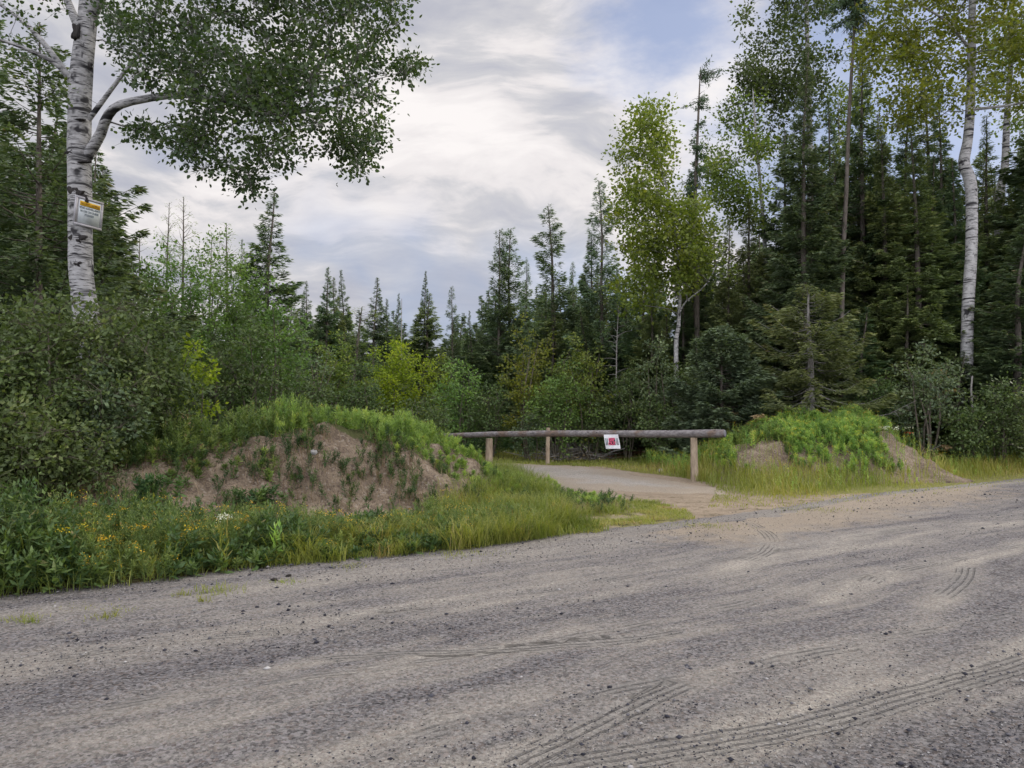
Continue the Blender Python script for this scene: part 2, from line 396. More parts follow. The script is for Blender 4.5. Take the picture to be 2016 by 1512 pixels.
_m1 = np.array([(-6, 0.0), (-4.5, 0.55), (-2, 0.80), (0.28, 0.80), (1.03, 0.84), (1.62, 0.96), (2.37, 1.06), (3.0, 1.28), (3.5, 1.38), (4.41, 1.27), (5.1, 1.20), (5.71, 1.04), (6.3, 0.86), (6.8, 0.60), (7.3, 0.30), (7.9, 0.0)])
_m2 = np.array([(4.6, 0.0), (5.0, 0.34), (5.5, 0.66), (6.1, 0.88), (6.8, 1.0), (7.5, 1.10), (8.0, 1.15), (8.4, 1.15), (8.9, 1.06), (9.3, 0.94), (9.7, 0.62), (10.0, 0.28), (10.3, 0.0)])
def mound1(x, y):
    s, t = ST(x, y); t = t - 0.45 * sstep(5, 7.5, s)
    front = 1.75 + 0.30 * fbm(s, t * 0.2, 0.9, 3, 3)
    f = sstep(front - 0.25, front + 1.75, t) ** 0.85 * sstep(7.2, 4.2, t)
    h = np.interp(s, _m1[:, 0], _m1[:, 1]) * f
    gul = np.abs(vnoise(s, t * 0.25, 2.3, 4) - 0.5) * 0.16 * sstep(0.05, 0.5, h)
    return h + (0.30 * fbm(x, y, 1.4, 5, 2) + 0.09 * fbm(x, y, 6, 3, 6)) * sstep(0.02, 0.5, h) - gul
def mound2(x, y):
    fr = 15.7 + 0.10 * (x - 8) + 0.3 * fbm(x, y * 0.2, 0.8, 3, 13)
    f = sstep(fr, fr + 2.3, y) ** 0.9 * sstep(fr + 6.5, fr + 3.2, y)
    h = np.interp(x, _m2[:, 0], _m2[:, 1]) * f
    return h + (0.32 * fbm(x, y, 1.2, 5, 12) + 0.08 * fbm(x, y, 6, 3, 16)) * sstep(0.02, 0.5, h)
def base_h(x, y):
    o = offroad(x, y); far = sstep(1.0, 6, o)
    h = 0.10 * fbm(x, y, 0.5, 3, 20) * far + 0.02 * fbm(x, y, 3, 2, 22) * sstep(0, 0.5, o)
    return h
def H(x, y):
    x, y = np.asarray(x, float), np.asarray(y, float)
    return np.maximum(base_h(x, y), np.maximum(mound1(x, y) , mound2(x, y)) - 0.0)


def grid(xs, ys):
    X, Y = np.meshgrid(xs, ys); nx, ny = len(xs), len(ys)
    i = (np.arange(ny - 1)[:, None] * nx + np.arange(nx - 1)[None]).ravel()
    return X.ravel(), Y.ravel(), np.stack([i, i + 1, i + nx + 1, i + nx], 1)


def gravel_nodes(n, o, tan=None, sandy=None):
    """grey-blue gravel with paler dusty bands lying along the road"""
    along = n.mapping(o, rot=(0, 0, -math.radians(33.5)))
    warp = n.vmath('ADD', along, n.vmath('MULTIPLY', n.vmath('SUBTRACT', n.noise(along, 0.35, 3, 0.5, 0, True), (0.5, 0.5, 0.5)), (1.2, 0.9, 0)))
    band = n.noise(n.mapping(warp, scale=(0.10, 1.15, 1)), 1.0, 5, 0.62)
    band2 = n.noise(n.mapping(warp, scale=(0.35, 3.4, 1)), 1.6, 4, 0.6)
    patch = n.noise(o, 1.1, 5, 0.6)
    b = n.math('ADD', n.math('MULTIPLY', band, 0.55), n.math('ADD', n.math('MULTIPLY', band2, 0.27), n.math('MULTIPLY', patch, 0.18)))
    if tan is not None: b = n.math('ADD', b, n.math('MULTIPLY', tan, 0.22))
    g1 = n.voronoi(o, 62, 'Color'); g2 = n.voronoi(o, 150, 'Color')
    s1 = n.n.new('ShaderNodeSeparateColor'); n.link(g1, s1.inputs[0]); s2 = n.n.new('ShaderNodeSeparateColor'); n.link(g2, s2.inputs[0])
    fine = n.noise(o, 45, 6, 0.75)
    c = n.ramp(b, [(0.39, (0.088, 0.084, 0.088)), (0.47, (0.128, 0.121, 0.120)), (0.54, (0.180, 0.167, 0.153)), (0.64, (0.255, 0.234, 0.203)), (0.85, (0.31, 0.285, 0.25))])
    loose = n.step(b, 0.58, 0.40)                                     # stones lie loose between the wheel lines
    grain = n.math('MULTIPLY', n.math('SUBTRACT', s1.outputs[0], 0.5), n.math('MULTIPLY_ADD', loose, 0.9, 0.5))
    grain = n.math('ADD', grain, n.math('MULTIPLY', n.math('SUBTRACT', s2.outputs[0], 0.5), 0.34))
    grain = n.math('ADD', grain, n.math('MULTIPLY', n.math('SUBTRACT', fine, 0.5), 2.0))
    grain = n.math('ADD', grain, 1.0)
    sc = n.n.new('ShaderNodeVectorMath'); sc.operation = 'SCALE'; n.link(c, sc.inputs[0]); n.link(grain, sc.inputs['Scale'])
    warm = n.mix(n.math('MULTIPLY', n.step(s1.outputs[1], 0.6, 1.0), 0.35), sc.outputs[0], (0.18, 0.135, 0.11))
    dots = n.math('MULTIPLY', n.step(n.voronoi(o, 9.0, 'Distance'), 0.10, 0.05), n.step(n.noise(o, 0.9, 3), 0.46, 0.60))
    if sandy is not None: warm = n.mix(n.step(n.math('ADD', sandy, n.math('MULTIPLY', n.math('SUBTRACT', n.noise(o, 2.6, 5, 0.65), 0.5), 1.3)), 0.25, 0.85, 0.0, 0.8), warm, n.ramp(fine, [(0.3, (0.17, 0.135, 0.10)), (0.7, (0.34, 0.285, 0.215))]))
    warm = n.mix(n.math('MULTIPLY', dots, 0.8), warm, (0.025, 0.024, 0.03))
    hgt = n.math('ADD', n.math('MULTIPLY', n.voronoi(o, 62), -0.5), n.math('ADD', n.math('MULTIPLY', fine, 1.6), n.math('MULTIPLY', n.noise(o, 9, 4), 1.3)))
    return warm, hgt, b


def soil_nodes(n, o):
    a = n.noise(o, 2.2, 6, 0.65); f = n.noise(o, 28, 6, 0.75)
    c = n.ramp(n.math('ADD', n.math('MULTIPLY', a, 0.6), n.math('MULTIPLY', f, 0.4)), [(0.36, (0.085, 0.063, 0.045)), (0.5, (0.185, 0.143, 0.102)), (0.64, (0.31, 0.248, 0.182))])
    sp = n.n.new('ShaderNodeSeparateColor'); n.link(n.voronoi(o, 34, 'Color'), sp.inputs[0])
    c = n.mix(n.math('MULTIPLY', n.step(sp.outputs[0], 0.86, 0.93), 0.4), c, (0.33, 0.29, 0.24))
    c = n.mix(n.math('MULTIPLY', n.step(sp.outputs[1], 0.78, 0.9), 0.6), c, (0.085, 0.06, 0.05))
    h = n.math('ADD', n.math('MULTIPLY', n.noise(o, 6, 6, 0.7), 3.0), n.math('ADD', f, n.math('MULTIPLY', n.voronoi(o, 34), -0.4)))
    return c, h


m, n, out = mat('forest_ground'); o = objco(n)
soil, hs_ = soil_nodes(n, o)
grav, hg_, _ = gravel_nodes(n, o, 0.15)
litter = n.ramp(n.noise(o, 5, 7, 0.7), [(0.3, (0.028, 0.024, 0.014)), (0.5, (0.065, 0.055, 0.028)), (0.7, (0.13, 0.10, 0.055))])
thatch = n.ramp(n.noise(o, 8, 7, 0.75), [(0.32, (0.085, 0.095, 0.028)), (0.52, (0.17, 0.165, 0.055)), (0.7, (0.28, 0.235, 0.11))])
jit = n.math('MULTIPLY', n.math('SUBTRACT', n.noise(o, 3.5, 6, 0.7), 0.5), 1.6)
c = n.mix(n.step(n.math('ADD', attr(n, 'green'), jit), 0.35, 0.65), litter, thatch)
c = n.mix(n.step(n.math('ADD', attr(n, 'bare'), jit), 0.35, 0.65), c, n.mix(0.45, soil, (0.34, 0.275, 0.20)))
c = n.mix(n.step(n.math('ADD', attr(n, 'sand'), jit), 0.3, 0.7), c, grav)
principled(n, out, c, 0.95, 0.1, n.math('ADD', hs_, hg_), 0.012)
M['ground'] = m
m, n, out = mat('gravel_road'); o = objco(n)
grav, hg_, b_ = gravel_nodes(n, o, attr(n, 'dust'), attr(n, 'sandy'))
lat = attr(n, 'lat'); arc = attr(n, 'arc'); msk = attr(n, 'track')
wob = n.math('MULTIPLY', n.math('SUBTRACT', n.noise(o, 5, 3), 0.5), 0.013)
rib = n.math('SINE', n.math('MULTIPLY', n.math('ADD', lat, wob), 2 * PI / 0.052))
blk = n.math('SINE', n.math('MULTIPLY', n.math('ADD', arc, n.math('MULTIPLY', lat, 0.4)), 2 * PI / 0.045))
tread = n.math('ADD', n.step(rib, -0.35, -0.85), n.math('MULTIPLY', n.step(blk, 0.3, 0.9), 0.22))
msk = n.math('MULTIPLY', n.step(msk, 0.0, 0.5), n.step(n.math('ADD', n.noise(o, 1.3, 4, 0.6), n.math('MULTIPLY', n.math('SUBTRACT', msk, 0.55), 0.5)), 0.44, 0.60))
groove = n.math('MULTIPLY', n.math('MULTIPLY', tread, msk), n.step(n.noise(o, 14, 3), 0.3, 0.55))
c = n.mix(n.math('MULTIPLY', msk, 0.35), grav, (0.21, 0.20, 0.185))
c = n.mix(n.math('MULTIPLY', groove, 0.45), c, (0.05, 0.048, 0.05))
principled(n, out, c, 0.93, 0.12, n.math('SUBTRACT', hg_, n.math('MULTIPLY', groove, 2.6)), 0.010)
M['road'] = m
m, n, out = mat('mound_soil'); o = objco(n)
soil, hs_ = soil_nodes(n, o)
c = n.mix(n.step(n.math('ADD', attr(n, 'green'), n.math('SUBTRACT', n.noise(o, 4, 5, 0.7), 0.5)), 0.4, 0.7), soil, (0.07, 0.075, 0.03))
principled(n, out, c, 0.95, 0.1, hs_, 0.02)
M['soil'] = m
m, n, out = mat('pebbles'); 
c = n.ramp(attr(n, 'tint'), [(0.0, (0.014, 0.014, 0.02)), (0.35, (0.04, 0.04, 0.05)), (0.6, (0.10, 0.097, 0.105)), (0.85, (0.17, 0.16, 0.15)), (1.0, (0.34, 0.33, 0.32))])
principled(n, out, c, 0.85, 0.2); M['pebble'] = m

GREEN = [gnd(*p)[:2] for p in [(980, 905), (1400, 895), (1500, 930), (2400, 880), (2400, 925), (1700, 985), (1500, 985), (1400, 965), (1230, 936), (1010, 925)]]
ISLAND = [gnd(*p)[:2] for p in [(980, 985), (1120, 985), (1250, 985), (1345, 1000), (1370, 1022), (1250, 1043), (1080, 1060), (930, 1082), (700, 1105), (500, 1120), (500, 1080), (800, 1000)]]
SANDY = [gnd(*p)[:2] for p in [(1040, 962), (1400, 975), (1440, 958), (1560, 975), (1800, 968), (1700, 985), (1600, 1005), (1400, 1035), (1300, 1050), (1350, 1010), (1300, 992), (1180, 978), (1080, 985)]]
xs = np.concatenate([-8 - np.geomspace(0.12, 600, 60)[::-1], np.arange(-8, 16, 0.10), 16 + np.geomspace(0.12, 600, 60)])
ys = np.concatenate([3 - np.geomspace(0.2, 300, 30)[::-1], np.arange(3, 27, 0.10), 27 + np.geomspace(0.12, 900, 60)])
X, Y, Fq = grid(xs, ys)
off = offroad(X, Y); tt = off
onroad = (off < -0.15) & (off > -9.2)
Z = base_h(X, Y) - 0.10 * sstep(-0.35, -0.8, off) * (off > -9)
mb = MB(); mb.add(np.stack([X, Y, Z], 1), Fq); ground = mb.build('ground', M['ground'], smooth=True); tag(ground, 'grass, soil and leaf litter of the forest floor', kind='structure')
inG = inpoly(GREEN, X, Y) | inpoly(ISLAND, X, Y)
dpath = seg_dist(DRIVE, X, Y)[2]; ind = inpoly(DRIVE, X, Y)
set_attr(ground, 'green', np.where(inpoly(GREEN, X, Y), 1.0, np.where(inG, 0.62, 0.0))); 
set_attr(ground, 'sand', np.where(off < 0.15, 0.9, 0.0))
set_attr(ground, 'bare', np.where(ind | (dpath < 0.35), 0.9, np.where(inpoly(SANDY, X, Y), 0.66, np.where(inpoly(ISLAND, X, Y), 0.42, 0.0))))

# the gravel road
TR = [([(900, 1545), (1000, 1528), (1300, 1478), (1600, 1420), (1850, 1350), (2080, 1285)], 0.14),
      ([(900, 1570), (1000, 1512), (1150, 1440), (1300, 1370), (1410, 1333)], 0.10),
      ([(540, 1328), (640, 1302), (760, 1293), (950, 1286), (1250, 1262), (1400, 1236)], 0.09),
      ([(1310, 1010), (1400, 1012), (1465, 1026), (1505, 1048), (1518, 1072), (1495, 1096), (1430, 1118)], 0.13),
      ([(1640, 1190), (1690, 1165), (1730, 1140), (1745, 1128)], 0.12),
      ([(1830, 1196), (1870, 1170), (1898, 1142), (1905, 1110)], 0.12),
      ([(480, 1243), (700, 1213), (1000, 1172), (1200, 1140)], 0.09),
      ([(560, 1330), (700, 1296), (850, 1262)], 0.07),
      ([(-60, 1440), (250, 1390), (540, 1345), (900, 1300), (1300, 1228), (1700, 1140), (2100, 1060)], 0.11),
      ([(-60, 1330), (300, 1270), (700, 1222), (1050, 1168), (1450, 1100), (1800, 1040), (2100, 995)], 0.11),
      ([(600, 1530), (900, 1430), (1200, 1370), (1600, 1290), (2100, 1190)], 0.11)]
mb = MB()
xs = np.concatenate([-5 - np.geomspace(0.07, 400, 40)[::-1], np.arange(-5, 15, 0.055), 15 + np.geomspace(0.07, 400, 60)])
ys = np.concatenate([2.4 - np.geomspace(0.2, 300, 40)[::-1], np.arange(2.4, 14.5, 0.055), 14.5 + np.geomspace(0.07, 260, 60)])
X, Y, Fq = grid(xs, ys); off = offroad(X, Y)
inside = (off + 0.30 * fbm(X, Y, 1.1, 4, 30) < 0.02) & (off > -9)
s_, t_ = ST(X, Y)
rut = 0.035 * (vnoise(s_ * 0.06, t_ + 0.25 * fbm(s_, t_, 0.4, 2, 3), 1.3, 41) - 0.5) + 0.012 * fbm(s_ * 0.6, t_, 2.2, 3, 42) + 0.010 * fbm(X, Y, 6, 3, 43)
Z = 0.012 + rut * sstep(0, -0.4, off) - 0.05 * sstep(-0.30, 0.0, off + 0.30 * fbm(X, Y, 1.1, 4, 30))
best = np.full(len(X), 9.0); LAT = np.zeros(len(X)); ARC = np.zeros(len(X)); MK = np.zeros(len(X)); DU = np.zeros(len(X))
for it_, (pts, hw) in enumerate(TR):
    P = smooth_path([gnd(*p) for p in pts], 40); la, ar, di = seg_dist(P, X, Y)
    mk = sstep(hw, hw - 0.03, np.abs(la)) * (di < hw * 1.05) * sstep(0, 0.5, ar) * sstep(0, 0.5, ar.max() - ar) * (1.0 if it_ < 3 else 0.66 if it_ < 6 else 0.55)
    mm = (mk > MK) | ((MK == 0) & (di < best)); best = np.where(mm, di, best); LAT = np.where(mm, la, LAT); ARC = np.where(mm, ar, ARC); MK = np.where(mm, mk, MK)
    DU = np.maximum(DU, sstep(hw * 2.4, hw * 0.6, di) * (1.0 if it_ < 6 else 0.6))
Z = Z - 0.006 * MK
Fq = Fq[inside[Fq].all(1)]
mb.add(np.stack([X, Y, Z], 1), Fq); road = mb.build('gravel_road', M['road'], smooth=True)
tag(road, 'grey gravel road with dusty wheel lines and tyre prints', kind='structure')
set_attr(road, 'lat', LAT); set_attr(road, 'arc', ARC); set_attr(road, 'track', MK); set_attr(road, 'dust', DU * 0.35 + 0.0)
set_attr(road, 'sandy', sstep(-2.9, -0.3, off + 0.5 * fbm(X, Y, 0.8, 3, 55)) * sstep(0.8, 3.0, X) * sstep(11.5, 7.5, X) + 0.35 * sstep(-0.8, 0, off))

# the driveway that leaves the road under the log barrier
xs = np.arange(-15, 9, 0.09); ys = np.arange(9, 27, 0.09); X, Y, Fq = grid(xs, ys)
ins = drive_in(X, Y) & (offroad(X, Y) > -0.9)
jx, jy = X + 0.35 * fbm(X, Y, 1.3, 3, 5), Y + 0.35 * fbm(X, Y, 1.3, 3, 9)
Z = base_h(X, Y) - 0.03 + 0.05 * sstep(0, 0.4, seg_dist(np.vstack([DRIVE, DRIVE[:1]]), jx, jy)[2] + 0.25 * fbm(X, Y, 3.0, 3, 51)) + 0.01 * fbm(X, Y, 1.5, 3, 50)
mb = MB(); mb.add(np.stack([X, Y, Z], 1), Fq[ins[Fq].all(1)]); drv = mb.build('driveway', M['road'], smooth=True)
tag(drv, 'pale gravel driveway running under the log barrier', kind='structure')
for a_ in ('lat', 'arc', 'track'): set_attr(drv, a_, np.zeros(len(X)))
set_attr(drv, 'dust', np.full(len(X), 1.1)); set_attr(drv, 'sandy', 0.30 + 0.9 * sstep(1.5, 0.1, seg_dist(np.vstack([DRIVE, DRIVE[:1]]), jx, jy)[2]))

# the two dirt mounds
for fn, (x0, x1, y0, y1), lab in ((mound1, (-12, 4.5, 2, 19), 'long bare dirt bank with weeds on top, left of the driveway'),
                                  (mound2, (4, 13, 14.5, 24), 'weedy dirt mound right of the log barrier')):
    X, Y, Fq = grid(np.arange(x0, x1, 0.055), np.arange(y0, y1, 0.055)); h = fn(X, Y); Z = np.where(h > 0.015, h + 0.01, -0.12)
    keep = (h > -0.001)[Fq].any(1) & (Z > -0.1)[Fq].any(1)
    mb = MB(); mb.add(np.stack([X, Y, Z], 1), Fq[keep]); ob = mb.build('dirt_mound', M['soil'], smooth=True); tag(ob, lab, kind='structure')
    gx = sstep(0.75, 1.0, fbm(X, Y, 0.6, 3, 61) + h * 0.72)
    set_attr(ob, 'green', gx)

# loose pebbles on the road
rg = R(11); mb = MB()
NP = 42000
u_ = rg.rand(NP * 3); yy = 2.6 + 13 * u_ ** 1.7; xx = (rg.rand(NP * 3) * 2 - 1) * 0.75 * yy
off = offroad(xx, yy); s_, t_ = ST(xx, yy)
dens = 0.35 + 1.3 * (vnoise(s_ * 0.1, t_, 1.15, 71) > 0.52) * vnoise(s_, t_, 0.8, 72)
ok = (off < 0.25) & (rg.rand(len(xx)) < dens); xx, yy = xx[ok][:NP], yy[ok][:NP]; k = len(xx)
sz = 0.0022 + 0.0048 * rg.rand(k) ** 3 + 0.013 * (rg.rand(k) < 0.035) * rg.rand(k) ** 1.5; sz *= 1 + 0.06 * (yy - 3)
O8 = np.array([[1, 0, 0], [0, 1, 0], [-1, 0, 0], [0, -1, 0], [0, 0, 1.], [0, 0, -1.]]); 
Fo = np.array([[0, 1, 4], [1, 2, 4], [2, 3, 4], [3, 0, 4], [1, 0, 5], [2, 1, 5], [3, 2, 5], [0, 3, 5]])
V = O8[None] * (0.7 + 0.6 * rg.rand(k, 6, 1)) * np.array([1.15, 1.0, 0.6]) * sz[:, None, None]; th = rg.rand(k) * 2 * PI
V = np.stack([V[..., 0] * np.cos(th)[:, None] - V[..., 1] * np.sin(th)[:, None], V[..., 0] * np.sin(th)[:, None] + V[..., 1] * np.cos(th)[:, None], V[..., 2]], -1)
V += np.stack([xx, yy, 0.012 + sz * 0.25], 1)[:, None]
mb.add(V.reshape(-1, 3), (Fo[None] + (np.arange(k) * 6)[:, None, None]).reshape(-1, 3), np.repeat(rg.rand(k) ** 1.3, 6))
tag(mb.build('gravel', M['pebble']), 'loose pebbles scattered over the gravel road', 'gravel', kind='stuff')


# ------------------------------------------------------------------ stones
def stone(name, px, py, w_, label, colr, seed, z=0.0, flat=0.6):
    rg = R(seed); me = bpy.data.meshes.new(name); import bmesh
    bm = bmesh.new(); bmesh.ops.create_icosphere(bm, subdivisions=3, radius=1)
    for v in bm.verts:
        p = np.array(v.co); k = 1 + 0.45 * float(fbm(p[0] * 1.3 + seed, p[1] * 1.3 + p[2] * 2.1, 1.0, 3, seed)); v.co = Vector(p * k * np.array([1, 0.8, flat]))
    bm.to_mesh(me); bm.free(); me.materials.append(colr)
    for p in me.polygons: p.use_smooth = True
    o = bpy.data.objects.new(name, me); C.objects.link(o); g = gnd(px, py, z); zz = z if z else 0.01
    o.location = (g[0], g[1], zz + w_ * flat * 0.25); o.scale = (w_ / 2,) * 3; o.rotation_euler = (0, 0, rg.rand() * 6)
    tag(o, label, 'stone'); return o
def m_stone(name, c1, c2):
    m, n, out = mat(name); o = objco(n); a = n.noise(o, 3, 6, 0.7); principled(n, out, n.ramp(a, [(0.3, c1), (0.7, c2)]), 0.85, 0.2, a, 0.1); return m
M['stone_w'] = m_stone('pale_stone', (0.30, 0.29, 0.28), (0.55, 0.53, 0.50)); M['stone_b'] = m_stone('bluish_stone', (0.20, 0.22, 0.26), (0.38, 0.40, 0.44))
stone('stone', 1302, 929, 0.17, 'pale rounded stone in the grass beside the right barrier post', M['stone_w'], 3)
stone('stone', 1592, 954, 0.13, 'bluish stone at the verge below the right mound', M['stone_b'], 4)
stone('stone', 618, 893, 0.11, 'white stone lodged high in the bare face of the dirt bank', M['stone_w'], 5, z=1.02)
stone('stone', 383, 1205, 0.055, 'flat pale stone lying on the road shoulder below the weeds', M['stone_w'], 6, flat=0.35)
stone('stone', 1497, 1184 - 25, 0.06, 'small white stone between tyre prints on the right of the road', M['stone_w'], 7, flat=0.4)
stone('stone', 962, 1467, 0.028, 'small pinkish white pebble at the bottom of the road', M['stone_w'], 8)
stone('stone', 519, 1111, 0.10, 'grey stone tucked under the weeds at the road edge', M['stone_b'], 9)


# ------------------------------------------------------------------ log barrier, posts and signs
def m_log(name, c1, c2, c3):
    m, n, out = mat(name); o = objco(n)
    a = n.noise(n.mapping(o, scale=(0.6, 7, 7)), 3.0, 6, 0.7); b = n.noise(o, 2.0, 5, 0.6)
    kn = n.step(n.voronoi(n.mapping(o, scale=(1.4, 5, 5)), 1.6), 0.16, 0.07)
    c = n.mix(n.step(b, 0.48, 0.62), n.ramp(a, [(0.3, c1), (0.7, c2)]), n.ramp(a, [(0.3, c1), (0.7, c3)]))
    c = n.mix(kn, c, (0.05, 0.04, 0.035)); principled(n, out, c, 0.85, 0.15, a, 0.02); return m
M['log'] = m_log('weathered_log', (0.075, 0.066, 0.066), (0.25, 0.23, 0.225), (0.19, 0.135, 0.10))
M['post'] = m_wood('pale_post_wood', (0.17, 0.13, 0.09), (0.42, 0.34, 0.25), 3)
M['endgrain'] = m_wood('log_end_grain', (0.09, 0.09, 0.11), (0.22, 0.21, 0.22), 5)
BR = at(1427, 853, 16.2); BL = at(868, 857, 20.6)
bar = empty('log_barrier', (BR[0], BR[1], 0)); tag(bar, 'long weathered log lying across two posts over the driveway', 'barrier')
mb = MB(); tv = np.linspace(0, 1, 60); P = BR[None] * (1 - tv[:, None]) + BL[None] * tv[:, None]
P[:, 2] += 0.035 * np.sin(tv * PI * 1.2) * (1 - tv) - 0.02 * np.sin(tv * 7) + 0.012 * (vnoise(tv * 9, tv, 1, 3) - .5)
for kx, ky in ((0.10, 0.0), (0.33, -0.01)): pass
rad = (0.090 * (1 - tv) + 0.068 * tv) * (1 + 0.10 * (vnoise(tv * 14, tv * 0, 1, 5) - 0.5)); rad[0] *= 0.93
tube(mb, P - np.array([BR[0], BR[1], 0]), rad, 18, caps=False, lump=0.07, seed=3)
log = mb.build('log', M['log'], bar, smooth=True)
mb = MB()
for i_, sgn in ((0, 1), (-1, -1)):
    ax = norm(P[1] - P[0]) if i_ == 0 else norm(P[-1] - P[-2]); c0 = P[i_] - np.array([BR[0], BR[1], 0]); 
    frusta(mb, [c0 - ax * 0.012 * sgn], [c0 + ax * 0.02 * sgn], [rad[i_] * 0.86], [rad[i_] * 0.97], 18)
    k0 = mb.n; pts = mb.v[-1][:18]; mb.add(np.vstack([pts, [c0 - ax * 0.016 * sgn]]), np.stack([np.arange(18), (np.arange(18) + 1) % 18, np.full(18, 18)], 1)); mb.build('log_end', M['endgrain'], bar); mb = MB()
def post(px, d, ztop, r0, label, lean=(0, 0), flat=True, matn='post', seed=1, up=0):
    b = at(px, 900, d); o = empty('barrier_post', (b[0], b[1], 0)); tag(o, label, 'post')
    mb = MB(); t = np.linspace(-0.15, 1, 14); Pp = np.stack([lean[0] * t, lean[1] * t, t * ztop], 1)
    tube(mb, Pp, r0 * (1.06 - 0.12 * t), 14, lump=0.06, seed=seed)
    tp = Pp[-1]; ring = mb.v[0][-14:]; mb.add(np.vstack([ring, tp + [0, 0, 0.006]]), np.stack([np.arange(14), (np.arange(14) + 1) % 14, np.full(14, 14)], 1))
    mb.build('post_wood', M[matn], o, smooth=False); return o
post(1367, 16.62, 0.96, 0.082, 'round pale post under the thick end of the log', (-0.01, 0), seed=2)
post(963, 20.0, 0.80, 0.098, 'stout grey post holding the far thin end of the log', (0.0, 0), seed=4)
post(1078, 21.2, 1.06, 0.058, 'thin brown post standing behind the log at the grass edge', (0.02, 0), seed=6)


def text_mesh(body, size, mat_, parent, loc, rot=(PI / 2, 0, 0), bold=0.0, name='lettering', sx=1.0):
    cu = bpy.data.curves.new('t', 'FONT'); cu.body = body; cu.size = size; cu.align_x = 'CENTER'; cu.align_y = 'CENTER'; cu.offset = bold; cu.extrude = 0.0008
    tmp = bpy.data.objects.new('t', cu); C.objects.link(tmp); bpy.context.view_layer.update()
    me = bpy.data.meshes.new_from_object(tmp.evaluated_get(bpy.context.evaluated_depsgraph_get())); bpy.data.objects.remove(tmp)
    me.materials.clear(); me.materials.append(mat_)
    o = bpy.data.objects.new(name, me); C.objects.link(o); o.parent = parent; o.location = loc; o.rotation_euler = rot; o.scale = (sx, 1, 1); return o
def boxm(mb, c, s, bev=0.0):
    c, s = np.array(c, float), np.array(s, float) / 2
    V = np.array([[x, y, z] for x in (-1, 1) for y in (-1, 1) for z in (-1, 1)]) * s + c
    mb.add(V, [[0, 1, 3, 2], [4, 6, 7, 5], [0, 4, 5, 1], [2, 3, 7, 6], [0, 2, 6, 4], [1, 5, 7, 3]])
def m_plain(name, c, rough=0.6, spec=0.3, dirt=0.25):
    m, n, out = mat(name); o = objco(n); a = n.noise(o, 9, 6, 0.7)
    principled(n, out, n.ramp(a, [(0.3, tuple(v * (1 - dirt) for v in c)), (0.65, c)]), rough, spec); return m
M['white'] = m_plain('white_sheet', (0.72, 0.72, 0.74)); M['red'] = m_plain('red_ink', (0.55, 0.035, 0.10)); M['black'] = m_plain('black_ink', (0.03, 0.028, 0.04))
M['greyink'] = m_plain('faded_grey_ink', (0.17, 0.20, 0.22)); M['yellow'] = m_plain('yellow_band', (0.62, 0.36, 0.01), dirt=0.35); M['greyframe'] = m_plain('weathered_white_board', (0.36, 0.35, 0.37), dirt=0.3)
M['mustard'] = m_plain('faded_mustard_ink', (0.30, 0.15, 0.01)); M['panelgrey'] = m_plain('sign_panel', (0.52, 0.56, 0.58))
# KEEP OUT sign, stapled to the log
tq = (BR[0] - 0) ; f_ = 0
ks_d = None
ax = norm(BL - BR); best_t = min(np.linspace(0, 1, 400), key=lambda t: abs(((BR + (BL - BR) * t)[0] / (BR + (BL - BR) * t)[1]) - (1210 - CX) / F))
kc = BR + (BL - BR) * best_t; perp = np.array([ax[1], -ax[0], 0]); perp = perp if perp[1] < 0 else -perp
kw, kh = 0.375, 0.335
ke = empty('warning_sign', (0, 0, 0)); tag(ke, 'white KEEP OUT sheet with red letters hanging from the log', 'sign')
xax = -ax.copy(); xax[2] = 0; xax = norm(xax)
ang = math.atan2(xax[1], xax[0])
zc = at(1210, 869, kc[1])[2]
ke.location = (kc[0] + perp[0] * 0.135, kc[1] + perp[1] * 0.135, zc); ke.rotation_euler = (math.radians(-2), math.radians(-2.0), ang)
# the lower edge has slipped sideways: sheared sheet about 2 mm thick
mb = MB(); nx_, nz_ = 8, 8
Vf = []
for k_, yo in ((0, -0.001), (1, 0.001)):
    for j in range(nz_ + 1):
        for i in range(nx_ + 1):
            u, v = i / nx_ - .5, j / nz_ - .5
            Vf.append((u * kw - v * 0.05, yo + 0.010 * math.sin(u * 4 + v * 3) , v * kh))
Vf = np.array(Vf); fl = []; st_ = (nx_ + 1) * (nz_ + 1)
for j in range(nz_):
    for i in range(nx_):
        a = j * (nx_ + 1) + i; fl.append([a, a + 1, a + nx_ + 2, a + nx_ + 1]); fl.append([st_ + a, st_ + a + nx_ + 1, st_ + a + nx_ + 2, st_ + a + 1])
mb.add(Vf, fl); mb.build('sheet', M['white'], ke)
def patch(name, u0, u1, v0, v1, mt, dy=-0.004):
    mb = MB(); V = [(u * kw - v * 0.05, -0.001 + dy + 0.010 * math.sin(u * 4 + v * 3), v * kh) for u, v in ((u0, v0), (u1, v0), (u1, v1), (u0, v1))]
    V += [(a, b + 0.002, c) for a, b, c in V]; mb.add(V, [[0, 1, 2, 3], [4, 7, 6, 5], [0, 4, 5, 1], [1, 5, 6, 2], [2, 6, 7, 3], [3, 7, 4, 0]]); return mb.build(name, mt, ke)
patch('black_panel', -0.20, 0.23, -0.25, 0.24, M['black'])
patch('side_bar', -0.43, -0.36, -0.25, 0.24, M['greyink']); patch('side_bar', -0.33, -0.27, -0.25, 0.24, M['greyink'])
patch('side_bar', 0.29, 0.34, -0.25, 0.24, M['greyink']); patch('side_bar', 0.37, 0.43, -0.25, 0.24, M['greyink'])
M['redl'] = m_plain('pale_red_lettering', (0.78, 0.12, 0.22))
text_mesh('KEEP', 0.112, M['redl'], ke, (-0.002, -0.018, 0.046), bold=0.003, sx=0.66)
text_mesh('OUT', 0.112, M['redl'], ke, (0.010, -0.018, -0.046), bold=0.003, sx=0.80)

